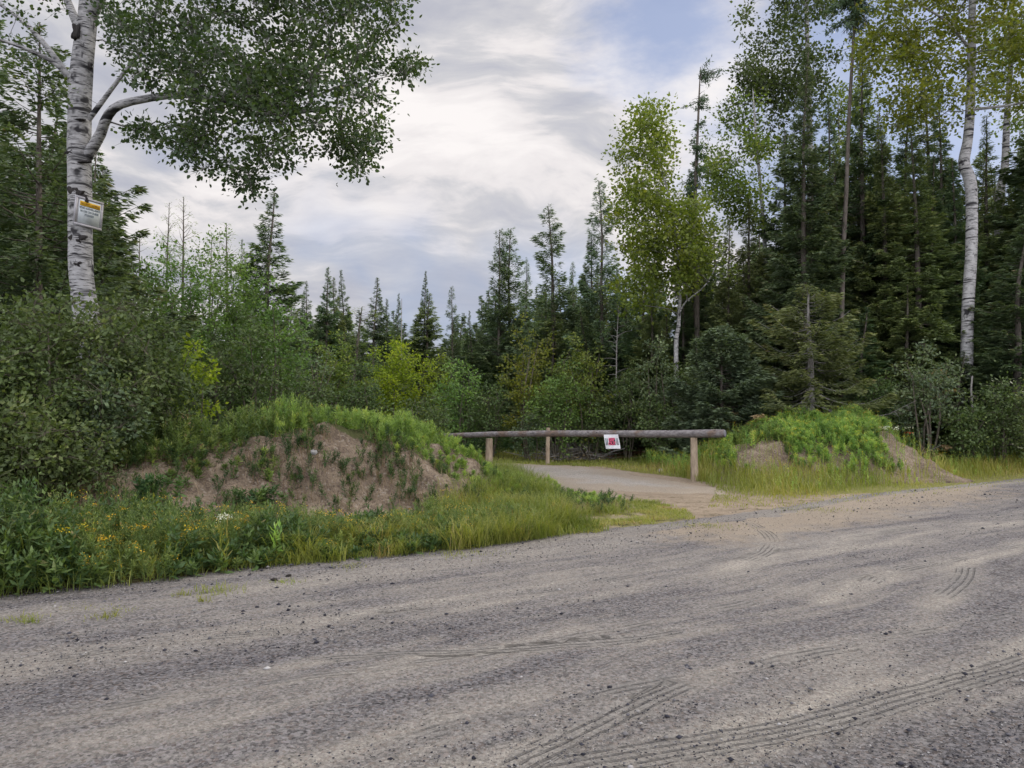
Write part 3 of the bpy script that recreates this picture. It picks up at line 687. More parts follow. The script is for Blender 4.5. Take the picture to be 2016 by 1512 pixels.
# surveillance notice on the aspen
DT = 10.75
nc = at(160, 423, 11.0) + np.array([0.86, -0.50, 0]) * 0.188; kk = DT / F
ex = norm(np.array([26.8, 46, -2.5])); ez = norm(np.array([2, 0, 57.])); ez = norm(ez - ex * (ex @ ez)); ey = np.cross(ez, ex)
ns = empty('notice_board', (0, 0, 0)); ns.matrix_world = Matrix([[ex[0], ey[0], ez[0], nc[0]], [ex[1], ey[1], ez[1], nc[1] ], [ex[2], ey[2], ez[2], nc[2]], [0, 0, 0, 1]])
tag(ns, 'white framed notice with a yellow band nailed to the big aspen trunk', 'sign')
nw, nh = 0.415, 0.43
mb = MB(); boxm(mb, (0, 0, 0), (nw, 0.018, nh)); mb.build('board', M['greyframe'], ns)
mb = MB()
for c_, s_2 in (((0, -0.013, nh / 2 - 0.016), (nw, 0.008, 0.032)), ((0, -0.013, -nh / 2 + 0.016), (nw, 0.008, 0.032)), ((-nw / 2 + 0.016, -0.013, 0), (0.032, 0.008, nh - 0.065)), ((nw / 2 - 0.016, -0.013, 0), (0.032, 0.008, nh - 0.065))): boxm(mb, c_, s_2)
mb.build('frame', M['greyframe'], ns)
mb = MB(); boxm(mb, (0.008, -0.0115, 0), (nw - 0.09, 0.004, nh - 0.08)); mb.build('panel', M['panelgrey'], ns)
mb = MB(); boxm(mb, (0.008, -0.0155, 0.118), (nw - 0.115, 0.003, 0.068)); mb.build('yellow_band', M['yellow'], ns)
text_mesh('SECURITY NOTICE', 0.040, M['mustard'], ns, (0.008, -0.020, 0.118), bold=0.0010, sx=0.84)
for s3, z3, fs in (('VIDEO SURVEILLANCE', 0.056, 0.039), ('IN USE ON THESE', 0.006, 0.043), ('PREMISES', -0.044, 0.043)):
    text_mesh(s3, fs, M['greyink'], ns, (0.006, -0.0155, z3), bold=0.0016, sx=0.80)


# ------------------------------------------------------------------ ground cover
def blades(mb, B, h, wd, lean, rg, tint, mi=0):
    """curved grass blades, three segments each"""
    n = len(B); az = rg.rand(n) * 2 * PI; d = np.stack([np.cos(az), np.sin(az), np.zeros(n)], 1); sd_ = np.stack([-d[:, 1], d[:, 0], d[:, 2]], 1)
    h = np.broadcast_to(h, n)[:, None]; wd = np.broadcast_to(wd, n)[:, None] * 0.5; ln = (lean * (0.3 + rg.rand(n)))[:, None] * h; zz = np.array([0, 0, 1.])
    p1 = B + zz * h * 0.38 + d * ln * 0.18; p2 = B + zz * h * 0.74 + d * ln * 0.52; p3 = B + zz * h * (1 - 0.25 * np.clip(ln / h, 0, 1)) + d * ln
    V = np.stack([B - sd_ * wd * .8, B + sd_ * wd * .8, p1 - sd_ * wd, p1 + sd_ * wd, p2 - sd_ * wd * .7, p2 + sd_ * wd * .7, p3], 1).reshape(-1, 3)
    k = np.arange(n)[:, None] * 7
    q = np.concatenate([k + np.array([[0, 1, 3, 2]]), k + np.array([[2, 3, 5, 4]])]); t = k + np.array([[4, 5, 6]])
    tv = np.repeat(np.broadcast_to(tint, n), 7); b0 = mb.n
    mb.add(V, q, tv, mi); mb.f.append(t + b0); mb.v.append(np.zeros((0, 3))); mb.t.append(np.zeros(0)); mb.m.append(np.full(len(t), mi, np.int32))


def herbs(mb, B, h, rg, k=16, leaf=0.09, lw=0.02, elev=0.4, tint=None, mi=0, stem_mi=0, start=0.12, branch=0, taper=0.55, lean=0.12, flower=0.0, fmi=1, fsize=0.012, fn=14, fr=0.05, whorl=1):
    """upright leafy plants; optional flower heads on top"""
    n = len(B); h = np.broadcast_to(h, n); az = rg.rand(n) * 2 * PI; tilt = rg.rand(n) * lean
    ax = np.stack([np.cos(az) * tilt, np.sin(az) * tilt, np.ones(n)], 1)
    tint = rg.rand(n) if tint is None else tint
    heads = [(B, ax, h, np.ones(n))]
    for b_ in range(branch):
        t0 = 0.35 + 0.4 * rg.rand(n); a2 = rg.rand(n) * 2 * PI; ax2 = ax + np.stack([np.cos(a2), np.sin(a2), np.zeros(n)], 1) * (0.35 + 0.4 * rg.rand(n))[:, None]
        heads.append((B + ax * (h * t0)[:, None], norm(ax2), h * (1 - t0) * (0.7 + 0.4 * rg.rand(n)), np.full(n, 0.8)))
    for Bb, aa, hh, sc in heads:
        kk_ = k if Bb is B else max(4, k // 2)
        side = norm(np.cross(aa, rg.normal(size=(n, 3)))); w = (0.004 + 0.003 * hh)[:, None] * 0.5; T = Bb + aa * hh[:, None]
        for sdv in (side, norm(np.cross(aa, side))):
            V = np.stack([Bb - sdv * w, Bb + sdv * w, T + sdv * w * .4, T - sdv * w * .4], 1).reshape(-1, 3)
            mb.add(V, np.arange(n * 4).reshape(n, 4), np.repeat(tint * 0.6, 4), stem_mi)
        t = (np.linspace(start if Bb is B else 0.15, 0.98, kk_)[None] + rg.normal(size=(n, kk_)) * 0.02); ang = (np.arange(kk_) // whorl * 2.4 + (np.arange(kk_) % whorl) * 2 * PI / whorl)[None] + rg.rand(n, 1) * 6.3 + rg.normal(size=(n, kk_)) * 0.25
        P = Bb[:, None] + aa[:, None] * (hh[:, None] * t)[..., None]
        el = elev + 0.35 * rg.normal(size=(n, kk_)) + 0.5 * (t - 0.5); dirv = np.stack([np.cos(ang) * np.cos(el), np.sin(ang) * np.cos(el), np.sin(el)], -1)
        ls = leaf * (1 - taper * t) * (0.7 + 0.6 * rg.rand(n, kk_)) * sc[:, None]
        tv = np.clip(tint[:, None] * 0.75 + 0.25 * rg.rand(n, kk_) + 0.12 * (t - 0.5), 0, 1)
        nr = np.cross(dirv, np.stack([-np.sin(ang), np.cos(ang), 0 * ang], -1)).reshape(-1, 3)
        cards(mb, P.reshape(-1, 3), dirv.reshape(-1, 3), ls.ravel(), (ls * lw / leaf).ravel(), rg, tv.ravel(), mi, 0.3, nr, 0.35)
        if flower > 0:
            s = rg.rand(n) < flower; ns_ = s.sum()
            if ns_:
                c = (Bb + aa * hh[:, None])[s]; P = (c[:, None] + rg.normal(size=(ns_, fn, 3)) * np.array([fr, fr, fr * 0.45])).reshape(-1, 3)
                cards(mb, P, rg.normal(size=P.shape) * [1, 1, .4], fsize, fsize, rg, rg.rand(len(P)), fmi, 0.1, np.array([0, 0, 1.]), 0.5)


def scatter(poly, n, rg, dens=None):
    P = np.asarray(poly)[:, :2]; lo, hi = P.min(0), P.max(0); out = np.zeros((0, 2)); tries = 0
    while len(out) < n and tries < 40:
        q = lo + rg.rand(n * 3, 2) * (hi - lo); ok = inpoly(P, q[:, 0], q[:, 1])
        if dens is not None: ok &= rg.rand(len(q)) < dens(q[:, 0], q[:, 1])
        out = np.vstack([out, q[ok]]); tries += 1
    out = out[:n]; return np.column_stack([out, H(out[:, 0], out[:, 1])])
def st_rect(s0, s1, t0, t1): 
    return [XY(s, edge(s) + t0) for s in np.linspace(s0, s1, 24)] + [XY(s, edge(s) + t1) for s in np.linspace(s1, s0, 24)]
not_drive = lambda x, y: ~(inpoly(DRIVE, x, y)) * 1.0


def stuff(mb, name, mats, label, cat):
    return tag(mb.build(name, mats), label, cat, kind='stuff')

rg = R(21)
# 1 weeds on the verge below the dirt bank
mb = MB()
def prof(s): return np.interp(s, [-4, -1, 0.5, 2, 3.5, 5, 6.2, 7.5], [1.15, 1.02, 0.72, 0.44, 0.36, 0.37, 0.36, 0.22])
V1 = st_rect(-4, 6.6, 0.0, 1.5)
B = scatter(V1, 3000, rg, lambda x, y: 0.35 + 0.65 * sstep(0, 0.5, offroad(x, y))); s_, t_ = ST(B[:, 0], B[:, 1]); o_ = offroad(B[:, 0], B[:, 1])
hh = prof(s_) * (0.45 + 0.55 * sstep(0, 0.6, o_)) * (0.5 + 0.65 * rg.rand(len(B))) * (0.7 + 0.6 * vnoise(B[:, 0], B[:, 1], 2.0, 80)); kind = vnoise(B[:, 0], B[:, 1], 1.7, 81) + 0.25 * rg.rand(len(B))
a = (kind < 0.62) & (s_ < 5.7)
herbs(mb, B[a], hh[a], rg, 26, 0.085, 0.016, 0.5, mi=0, branch=2, flower=0.10, fmi=2, fsize=0.013, fn=12, fr=0.028)
a = (kind >= 0.62) & (s_ < 4.5)
herbs(mb, B[a], hh[a] * 0.95, rg, 18, 0.14, 0.05, 0.45, mi=1, branch=1, whorl=2)
a = (kind >= 0.62) & (s_ >= 4.5) & (s_ < 5.7)
herbs(mb, B[a], hh[a] * 0.9, rg, 24, 0.09, 0.018, 0.6, mi=0, branch=1, flower=0.12, fmi=2, fsize=0.012, fn=10, fr=0.03)
stuff(mb, 'verge_weeds', [M['weed'], M['weed_dark'], M['flower']], 'tangled weeds with small yellow flowers along the road below the dirt bank', 'weeds')
mb = MB()
B = scatter(V1, 15000, rg, lambda x, y: 0.2 + 0.8 * sstep(1.0, 4.0, ST(x, y)[0]) * (0.3 + vnoise(x, y, 2.5, 82))); s_, t_ = ST(B[:, 0], B[:, 1]); o_ = offroad(B[:, 0], B[:, 1])
blades(mb, B, prof(s_) * 0.85 * (0.3 + 0.8 * rg.rand(len(B))) * (0.35 + 0.65 * sstep(0, 0.5, o_)), 0.005 + 0.004 * rg.rand(len(B)), 0.95, rg, 0.12 + 0.5 * vnoise(B[:, 0], B[:, 1], 2, 83) + 0.2 * rg.rand(len(B)))
B = scatter(ISLAND, 26000, rg, lambda x, y: sstep(0.42, 0.66, vnoise(x, y, 2.6, 84) + 0.22 * (offroad(x, y) > 0.3)) * (0.15 + .85 * sstep(5.8, 2.0, x)) * (mound1(x, y) < 0.12))
hx = np.where(B[:, 0] < 0.8, 0.22, 0.055) * (0.35 + 0.8 * rg.rand(len(B)) + 0.9 * (vnoise(B[:, 0], B[:, 1], 3.0, 85) > 0.72))
blades(mb, B, hx, 0.0045 + 0.003 * rg.rand(len(B)), 1.2, rg, 0.30 + 0.50 * vnoise(B[:, 0], B[:, 1], 2.5, 86) + 0.30 * rg.rand(len(B)))
# tail of the bank: taller grass between the bank and the driveway
TAIL = [gnd(*p)[:2] for p in [(880, 1085), (1070, 1062), (1110, 1015), (1075, 975), (1035, 950), (1000, 935), (960, 935), (900, 960), (840, 1040)]]
B = scatter(TAIL, 16000, rg, lambda x, y: (0.3 + 0.7 * vnoise(x, y, 1.8, 87)) * (mound1(x, y) < 0.30))
blades(mb, B, 0.40 * (0.25 + 0.9 * rg.rand(len(B))) * (0.6 + 0.8 * vnoise(B[:, 0], B[:, 1], 2.2, 89)), 0.0055, 1.1, rg, 0.1 + 0.45 * vnoise(B[:, 0], B[:, 1], 1.5, 88) + 0.25 * rg.rand(len(B)))
stuff(mb, 'verge_grass', M['grass'], 'green and yellowing grass between the dirt bank and the road', 'grass')

# 2 weeds on top of the dirt bank
mb = MB(); B1 = st_rect(-5, 8.6, 1.9, 7.0)
def top1(x, y):
    s, t = ST(x, y); h = mound1(x, y)
    lip = np.interp(s, [-4, 0.5, 1.5, 2.3, 2.7, 3.4, 4.2, 5.0, 5.8, 6.6, 7.4], [2.7, 3.05, 3.0, 3.0, 3.2, 3.4, 3.1, 3.0, 2.55, 2.0, 1.7])
    return sstep(lip - 0.2, lip + 0.12, t + 0.55 * fbm(x, y, 1.3, 3, 90)) * 0.95 + 0.10 * (vnoise(x, y, 2.2, 91) > 0.66) + 0.7 * sstep(5.5, 6.3, s + 0.4 * fbm(x, y, 1.5, 2, 92)) * (mound1(x, y) > 0.12)
B = scatter(B1, 4200, rg, top1); s_, t_ = ST(B[:, 0], B[:, 1])
hh = np.interp(s_, [-4, 1, 3, 5, 5.8, 7], [0.42, 0.42, 0.38, 0.46, 0.34, 0.22]) * (0.5 + 0.7 * rg.rand(len(B))) * (0.5 + 0.5 * sstep(2.6, 3.8, t_)) * (0.55 + 0.9 * vnoise(B[:, 0], B[:, 1], 1.7, 93))
br = sstep(2.2, 4.6, s_) > rg.rand(len(B))
herbs(mb, B[br], hh[br], rg, 30, 0.11, 0.021, 0.75, mi=0, branch=3, tint=0.15 + 0.7 * rg.rand(br.sum()), flower=0.05, fmi=2, fsize=0.012, fn=8, fr=0.03)
herbs(mb, B[~br], hh[~br], rg, 22, 0.12, 0.034, 0.5, mi=1, branch=2)
stuff(mb, 'bank_weeds', [M['weed_bright'], M['weed'], M['flower']], 'fresh green weeds covering the top of the dirt bank', 'weeds')
# sparse dark clumps and dry stalks on the bare face
mb = MB(); rg = R(22)
def face1(x, y): s, t = ST(x, y); return 0.9 * (vnoise(x, y, 2.2, 95) > 0.56) * (0.5 + 0.5 * sstep(3.5, 6, s)) + 0.06 + 0.14 * sstep(5.5, 7, s)
B = scatter(st_rect(-1, 8.2, 1.2, 3.3), 800, rg, face1)
herbs(mb, B, 0.14 + 0.16 * rg.rand(len(B)), rg, 20, 0.075, 0.02, 0.5, mi=0, branch=3, lean=0.6)
B = scatter(st_rect(-1, 8.2, 1.2, 3.3), 5200, rg, face1)
blades(mb, B, 0.10 + 0.16 * rg.rand(len(B)), 0.005, 0.9, rg, rg.rand(len(B)), 1)
stuff(mb, 'bank_face_weeds', [M['weed_dark'], M['dry']], 'sparse dark weeds and dry stalks clinging to the bare bank face', 'weeds')

# 3 right verge and the grass beyond the driveway
rg = R(23); mb = MB()
V3 = [gnd(*p)[:2] for p in [(1395, 1000), (1480, 1002), (1700, 990), (2016, 955), (2500, 905), (2500, 858), (2016, 892), (1850, 905), (1600, 921), (1420, 918), (1340, 938), (1410, 962)]]
def v3h(x, y): return 0.40 * sstep(0.2, 1.6, offroad(x, y)) * sstep(4.2, 6.4, x + 0.4 * (y - 13)) + 0.05
B = scatter(V3, 60000, rg, lambda x, y: (0.25 + 0.75 * sstep(0.1, 1.2, offroad(x, y))) * (0.35 + 0.65 * vnoise(x, y, 1.6, 100)) * (1 - 0.9 * sstep(0.08, 0.3, mound2(x, y))))
blades(mb, B, v3h(B[:, 0], B[:, 1]) * (0.45 + 0.75 * rg.rand(len(B))), 0.010, 0.75, rg, 0.28 + 0.5 * vnoise(B[:, 0], B[:, 1], 0.9, 101) + 0.3 * rg.rand(len(B)) ** 2)
B = scatter(V3, 2600, rg, lambda x, y: (x > 5.0) * sstep(0.5, 1.8, offroad(x, y)) * (0.3 + 0.7 * vnoise(x, y, 1.2, 102)))
herbs(mb, B, v3h(B[:, 0], B[:, 1]) * (0.7 + 0.6 * rg.rand(len(B))), rg, 22, 0.07, 0.013, 0.8, mi=1, branch=1, flower=0.10, fmi=2, fsize=0.016, fn=7, fr=0.03, tint=0.45 + 0.5 * rg.rand(len(B)))
stuff(mb, 'roadside_grass', [M['grass'], M['weed_bright'], M['flower']], 'yellow-green grass and goldenrod along the right edge of the road', 'grass')
mb = MB()
BEY = [gnd(*p)[:2] for p in [(975, 922), (1010, 914), (1230, 926), (1350, 942), (1400, 935), (1440, 905), (1440, 888), (1250, 880), (1100, 880), (900, 884), (900, 905)]]
B = scatter(BEY, 22000, rg, not_drive); tallz = sstep(3.2, 4.6, B[:, 0]) 
blades(mb, B, (0.09 + 0.34 * tallz) * (0.4 + 0.8 * rg.rand(len(B))), 0.012, 0.6, rg, 0.25 + 0.55 * vnoise(B[:, 0], B[:, 1], 0.8, 103) + 0.2 * rg.rand(len(B)))
B = scatter([gnd(*p)[:2] for p in [(1270, 918), (1350, 938), (1440, 915), (1440, 893), (1290, 890)]], 900, rg)
herbs(mb, B, 0.45 * (0.6 + 0.6 * rg.rand(len(B))), rg, 24, 0.085, 0.015, 0.8, mi=1, branch=2, flower=0.12, fmi=2, fsize=0.018, fn=7, fr=0.03)
B = scatter([(-14, 19), (-1.5, 18.5), (-1.0, 19.8), (-3.5, 20.4), (-14, 22)], 9000, rg)
blades(mb, B, 0.3 * (0.4 + 0.8 * rg.rand(len(B))), 0.012, 0.6, rg, 0.1 + 0.6 * rg.rand(len(B)))
stuff(mb, 'clearing_grass', [M['grass'], M['weed_bright'], M['flower']], 'short sunlit grass on the clearing behind the log barrier', 'grass')

# 4 right mound weeds
rg = R(24); mb = MB()
def top2(x, y):
    h = mound2(x, y); bare = 0.95 * (np.hypot((x - 9.5) / 0.9, (y - 17.2) / 1.2) < 1) + 0.8 * (np.hypot((x - 5.7) / 0.55, (y - 17.2) / 1.4) < 1) + 0.8 * (np.hypot((x - 7.4) / 0.5, (y - 18.1) / 0.4) < 1)
    return np.clip(sstep(0.05, 0.3, h) * (0.12 + 0.88 * sstep(0.4, 0.95, h + 0.25 * fbm(x, y, 1.6, 2, 114))) * (0.35 + 0.65 * (vnoise(x, y, 1.5, 110) > 0.32)) - bare, 0, 1)
B = scatter([(4.4, 15.5), (12.2, 15.5), (12.2, 22), (4.4, 22)], 5200, rg, top2); hz = mound2(B[:, 0], B[:, 1])
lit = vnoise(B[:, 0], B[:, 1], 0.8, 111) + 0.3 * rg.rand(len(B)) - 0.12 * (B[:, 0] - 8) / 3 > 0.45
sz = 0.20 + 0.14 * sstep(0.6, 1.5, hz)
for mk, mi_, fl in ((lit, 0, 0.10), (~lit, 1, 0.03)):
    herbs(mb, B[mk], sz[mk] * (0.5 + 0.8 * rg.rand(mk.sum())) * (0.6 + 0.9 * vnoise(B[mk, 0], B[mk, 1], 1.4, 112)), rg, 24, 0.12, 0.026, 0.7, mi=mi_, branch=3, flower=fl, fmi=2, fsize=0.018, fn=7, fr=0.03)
stuff(mb, 'mound_weeds', [M['weed_bright'], M['weed'], M['flower']], 'green weeds and goldenrod growing all over the right dirt mound', 'weeds')

# 5 forest-floor undergrowth
rg = R(25); mb = MB()
FL = [(-16, 12), (-7, 12.5), (-2, 16.5), (-1.5, 18.5), (-14, 18.5), (-30, 40), (-30, 60), (60, 60), (40, 24), (17, 19), (12.5, 19.5), (11.5, 23), (5, 22.5), (3, 24.5), (-14, 26.5), (-20, 20)]
B = scatter(FL, 6500, rg, lambda x, y: np.clip(26 / (y + 1), 0, 1) ** 1.4 * (0.35 + 0.65 * (vnoise(x, y, 0.5, 120) > 0.35)) * ~inpoly(DRIVE, x, y))
herbs(mb, B, 0.28 + 0.5 * rg.rand(len(B)) ** 1.5, rg, 22, 0.14, 0.055, 0.35, mi=0, branch=3, tint=rg.rand(len(B)) ** 1.5)
stuff(mb, 'undergrowth', [M['weed_dark']], 'low leafy undergrowth on the shaded forest floor', 'undergrowth')

# 6 brush heaps and fallen wood by the clearing
def brush(name, px, d, w_, h_, n, label, cat, seed, ms='dead'):
    rg = R(seed); b = at(px, 880, d); o = empty(name, (b[0], b[1], 0)); tag(o, label, cat); mb = MB()
    P0 = rg.normal(size=(n, 3)) * [w_ * .4, 0.5, 0] ; P0[:, 2] = rg.rand(n) * h_ * np.exp(-(P0[:, 0] / w_) ** 2 * 2)
    a = rg.normal(size=(n, 3)) * [1, .7, .28]; L = 0.25 + 0.8 * rg.rand(n); P1 = P0 + norm(a) * L[:, None]; P1[:, 2] = np.clip(P1[:, 2], 0.01, h_ * 1.4)
    md = (P0 + P1) / 2 + rg.normal(size=(n, 3)) * 0.04; r = 0.006 + 0.02 * rg.rand(n) ** 3
    frusta(mb, P0, md, r, r * .8, 5); frusta(mb, md, P1, r * .8, r * .4, 5); mb.build('sticks', M[ms], o)
    mb = MB(); q = rg.normal(size=(n * 3, 3)) * [w_ * .42, .5, 0]; q[:, 2] = rg.rand(n * 3) * h_ * .8 * np.exp(-(q[:, 0] / w_) ** 2 * 2)
    cards(mb, q, rg.normal(size=q.shape) * [1, 1, .5], 0.09, 0.03, rg, rg.rand(len(q))); mb.build('dry_leaves', M['dry'], o); return o
brush('brush_heap', 1125, 23.5, 1.3, 0.42, 260, 'low heap of dead branches behind the thin brown post', 'brush heap', 31)
brush('brush_heap', 1262, 24.0, 1.5, 0.40, 200, 'heap of brown twigs and dry leaves behind the KEEP OUT sheet', 'brush heap', 32, 'red_dead')


# ------------------------------------------------------------------ tree builders
def conifer(name, seed, Hh, Rm, per_m, dens, mats, h0=0.0, prof='cone', clen=0.12, cw=0.032, droop=0.35, tipup=0.35, bare_top=0.0, dead=0.0, ragged=0.25, trunk_r=None, parts=True, lean=0.0, tuft=None, clumpy=1.0):
    """spruce / larch: tapered trunk with boughs, each bough a spray of needle-covered twigs. Height along z, base at the origin"""
    rg = R(seed); wood, fol = MB(), MB(); trunk_r = trunk_r or Hh * 0.0075 + 0.015
    tz = np.linspace(0, 1, 14); bend = rg.normal(size=2) * 0.012 * Hh
    def axis(t): return np.stack([bend[0] * t * t + lean * Hh * t, bend[1] * t * t, Hh * t], -1)
    tube(wood, axis(tz) + np.stack([0.012 * Hh * (vnoise(tz * 4, tz, 1, seed) - .5), 0.0 * tz, 0 * tz], 1), trunk_r * (1 - tz) ** 0.9 + 0.008, 7, seed=seed)
    nb = int(per_m * Hh * (1 - h0)); t = h0 + (1 - h0) * (np.arange(nb) + rg.rand(nb)) / nb
    for ti in t:
        u = (ti - h0) / (1 - h0)
        if prof == 'cone': L = Rm * (1 - u) ** 0.92 * min(1, 0.6 + u * 2.5)
        elif prof == 'narrow': L = Rm * min(1, (1 - u) * 1.7) ** 0.9 * min(1, 0.5 + u * 3) * (0.6 + 0.4 * (1 - u))
        elif prof == 'open': L = Rm * ((1 - u) ** 0.95 * 0.93 + 0.07)
        else: L = Rm * (1 - u) ** 0.6
        L *= 1 - ragged + 2 * ragged * rg.rand() ** 1.0
        L *= 0.75 + 0.5 * vnoise(ti * Hh * 1.3, seed * 3.1, 1, 5)
        if tuft is not None and not tuft(ti, rg): continue
        L = max(L, 0.05)
        if bare_top > 0 and ti > 1 - bare_top: L = max(L, 0.55 * (1 - ti) / bare_top + 0.10)
        az = rg.rand() * 2 * PI; e = math.radians(-22 * (1 - u) * droop * 3 + 42 * u) + rg.normal() * 0.10
        dh = np.array([math.cos(az), math.sin(az), 0.]); sd_ = np.array([-dh[1], dh[0], 0.]); p0 = axis(np.array(ti))
        s = np.linspace(0, 1, 5)[:, None]; lift = (tipup * L * (s ** 2.2) * (0.3 + 0.7 * (1 - u)))
        P = p0 + dh * (s * L * math.cos(e)) + np.array([0, 0, 1.]) * (s * L * math.sin(e) - droop * L * 0.5 * np.sin(s * PI * 0.8) + lift) + sd_ * (rg.normal() * 0.08 * L * s ** 2)
        rb = 0.006 + 0.010 * L
        isdead = u < dead or (bare_top > 0 and ti > 1 - bare_top)
        frusta(wood, P[:-1], P[1:], rb * (1 - s[:-1, 0] * .8), rb * (1 - s[1:, 0] * .8), 3)
        k = int((dens * L * (0.75 + 0.8 * L) * 1.25 + 10) * (0.12 if isdead and bare_top > 0 else 1)) + 2
        if isdead and not (bare_top > 0 and ti > 1 - bare_top):
            kk_ = int(10 * L) + 2; q = rg.rand(kk_); b = np.stack([np.interp(q, s[:, 0], P[:, j]) for j in range(3)], 1); dr = dh * 0.5 + sd_ * rg.choice([-1, 1], kk_)[:, None] + [0, 0, -0.35]
            frusta(wood, b, b + norm(dr + rg.normal(size=dr.shape) * .3) * (0.35 * L * (1.1 - q))[:, None], 0.004, 0.002, 3)
            if rg.rand() > 0.3: continue
            k = k // 3
        # twigs: side, position along the bough, position along the twig
        tw = np.round(rg.rand(k) ** 0.8 * (L / 0.085)) / (L / 0.085); tw = np.clip(tw + 0.12, 0.08, 1); side = rg.choice([-1., 1.], k); uu = rg.rand(k)
        tl = (1.04 - tw) * 0.50 * L + 0.07 * min(1, L * 3)
        b = np.stack([np.interp(tw, s[:, 0], P[:, j]) for j in range(3)], 1)
        td = norm(dh * 0.75 + sd_ * side[:, None] * 0.85 + np.array([0, 0, -0.10]) * 1.0)
        Cc = b + td * (tl * uu)[:, None] + np.array([0, 0, -1]) * (droop * 0.30 * tl * uu ** 1.5)[:, None] + rg.normal(size=(k, 3)) * [0.02, 0.02, 0.025 * clumpy]
        ax_ = td + sd_ * (rg.normal(size=k) * 0.55)[:, None] + dh * 0.35 + np.stack([0 * uu, 0 * uu, rg.normal(size=k) * 0.28 - droop * 0.4], 1)
        tn = np.clip(0.30 + 0.25 * uu + 0.30 * rg.rand(k) + 0.22 * (tw - .5) + 0.20 * (vnoise(ti * 9, az * 2, 1, 9) - .5), 0, 0.99)
        if isdead: tn = np.full(k, 1.0)
        fine = 0.45 + 0.55 * min(1.0, L / 0.55)
        cards(fol, Cc, ax_, fine * clen * 1.1 * (0.6 + 0.7 * rg.rand(k)), fine * cw * 1.25 * (0.7 + 0.6 * rg.rand(k)), rg, tn, 0, 0.35, np.array([0, 0, 1.]), 0.75)
    # leader
    k = int(40); q = 1 - 0.05 * rg.rand(k); a2 = rg.rand(k) * 6.28
    cards(fol, axis(q), np.stack([np.cos(a2) * .5, np.sin(a2) * .5, np.full(k, 0.9)], 1), clen * 0.45, cw * .5, rg, 0.5 + 0.3 * rg.rand(k))
    root = empty(name, (0, 0, 0))
    if parts:
        wood.build('trunk', mats[0], root); fol.build('crown', mats[1], root)
    return root


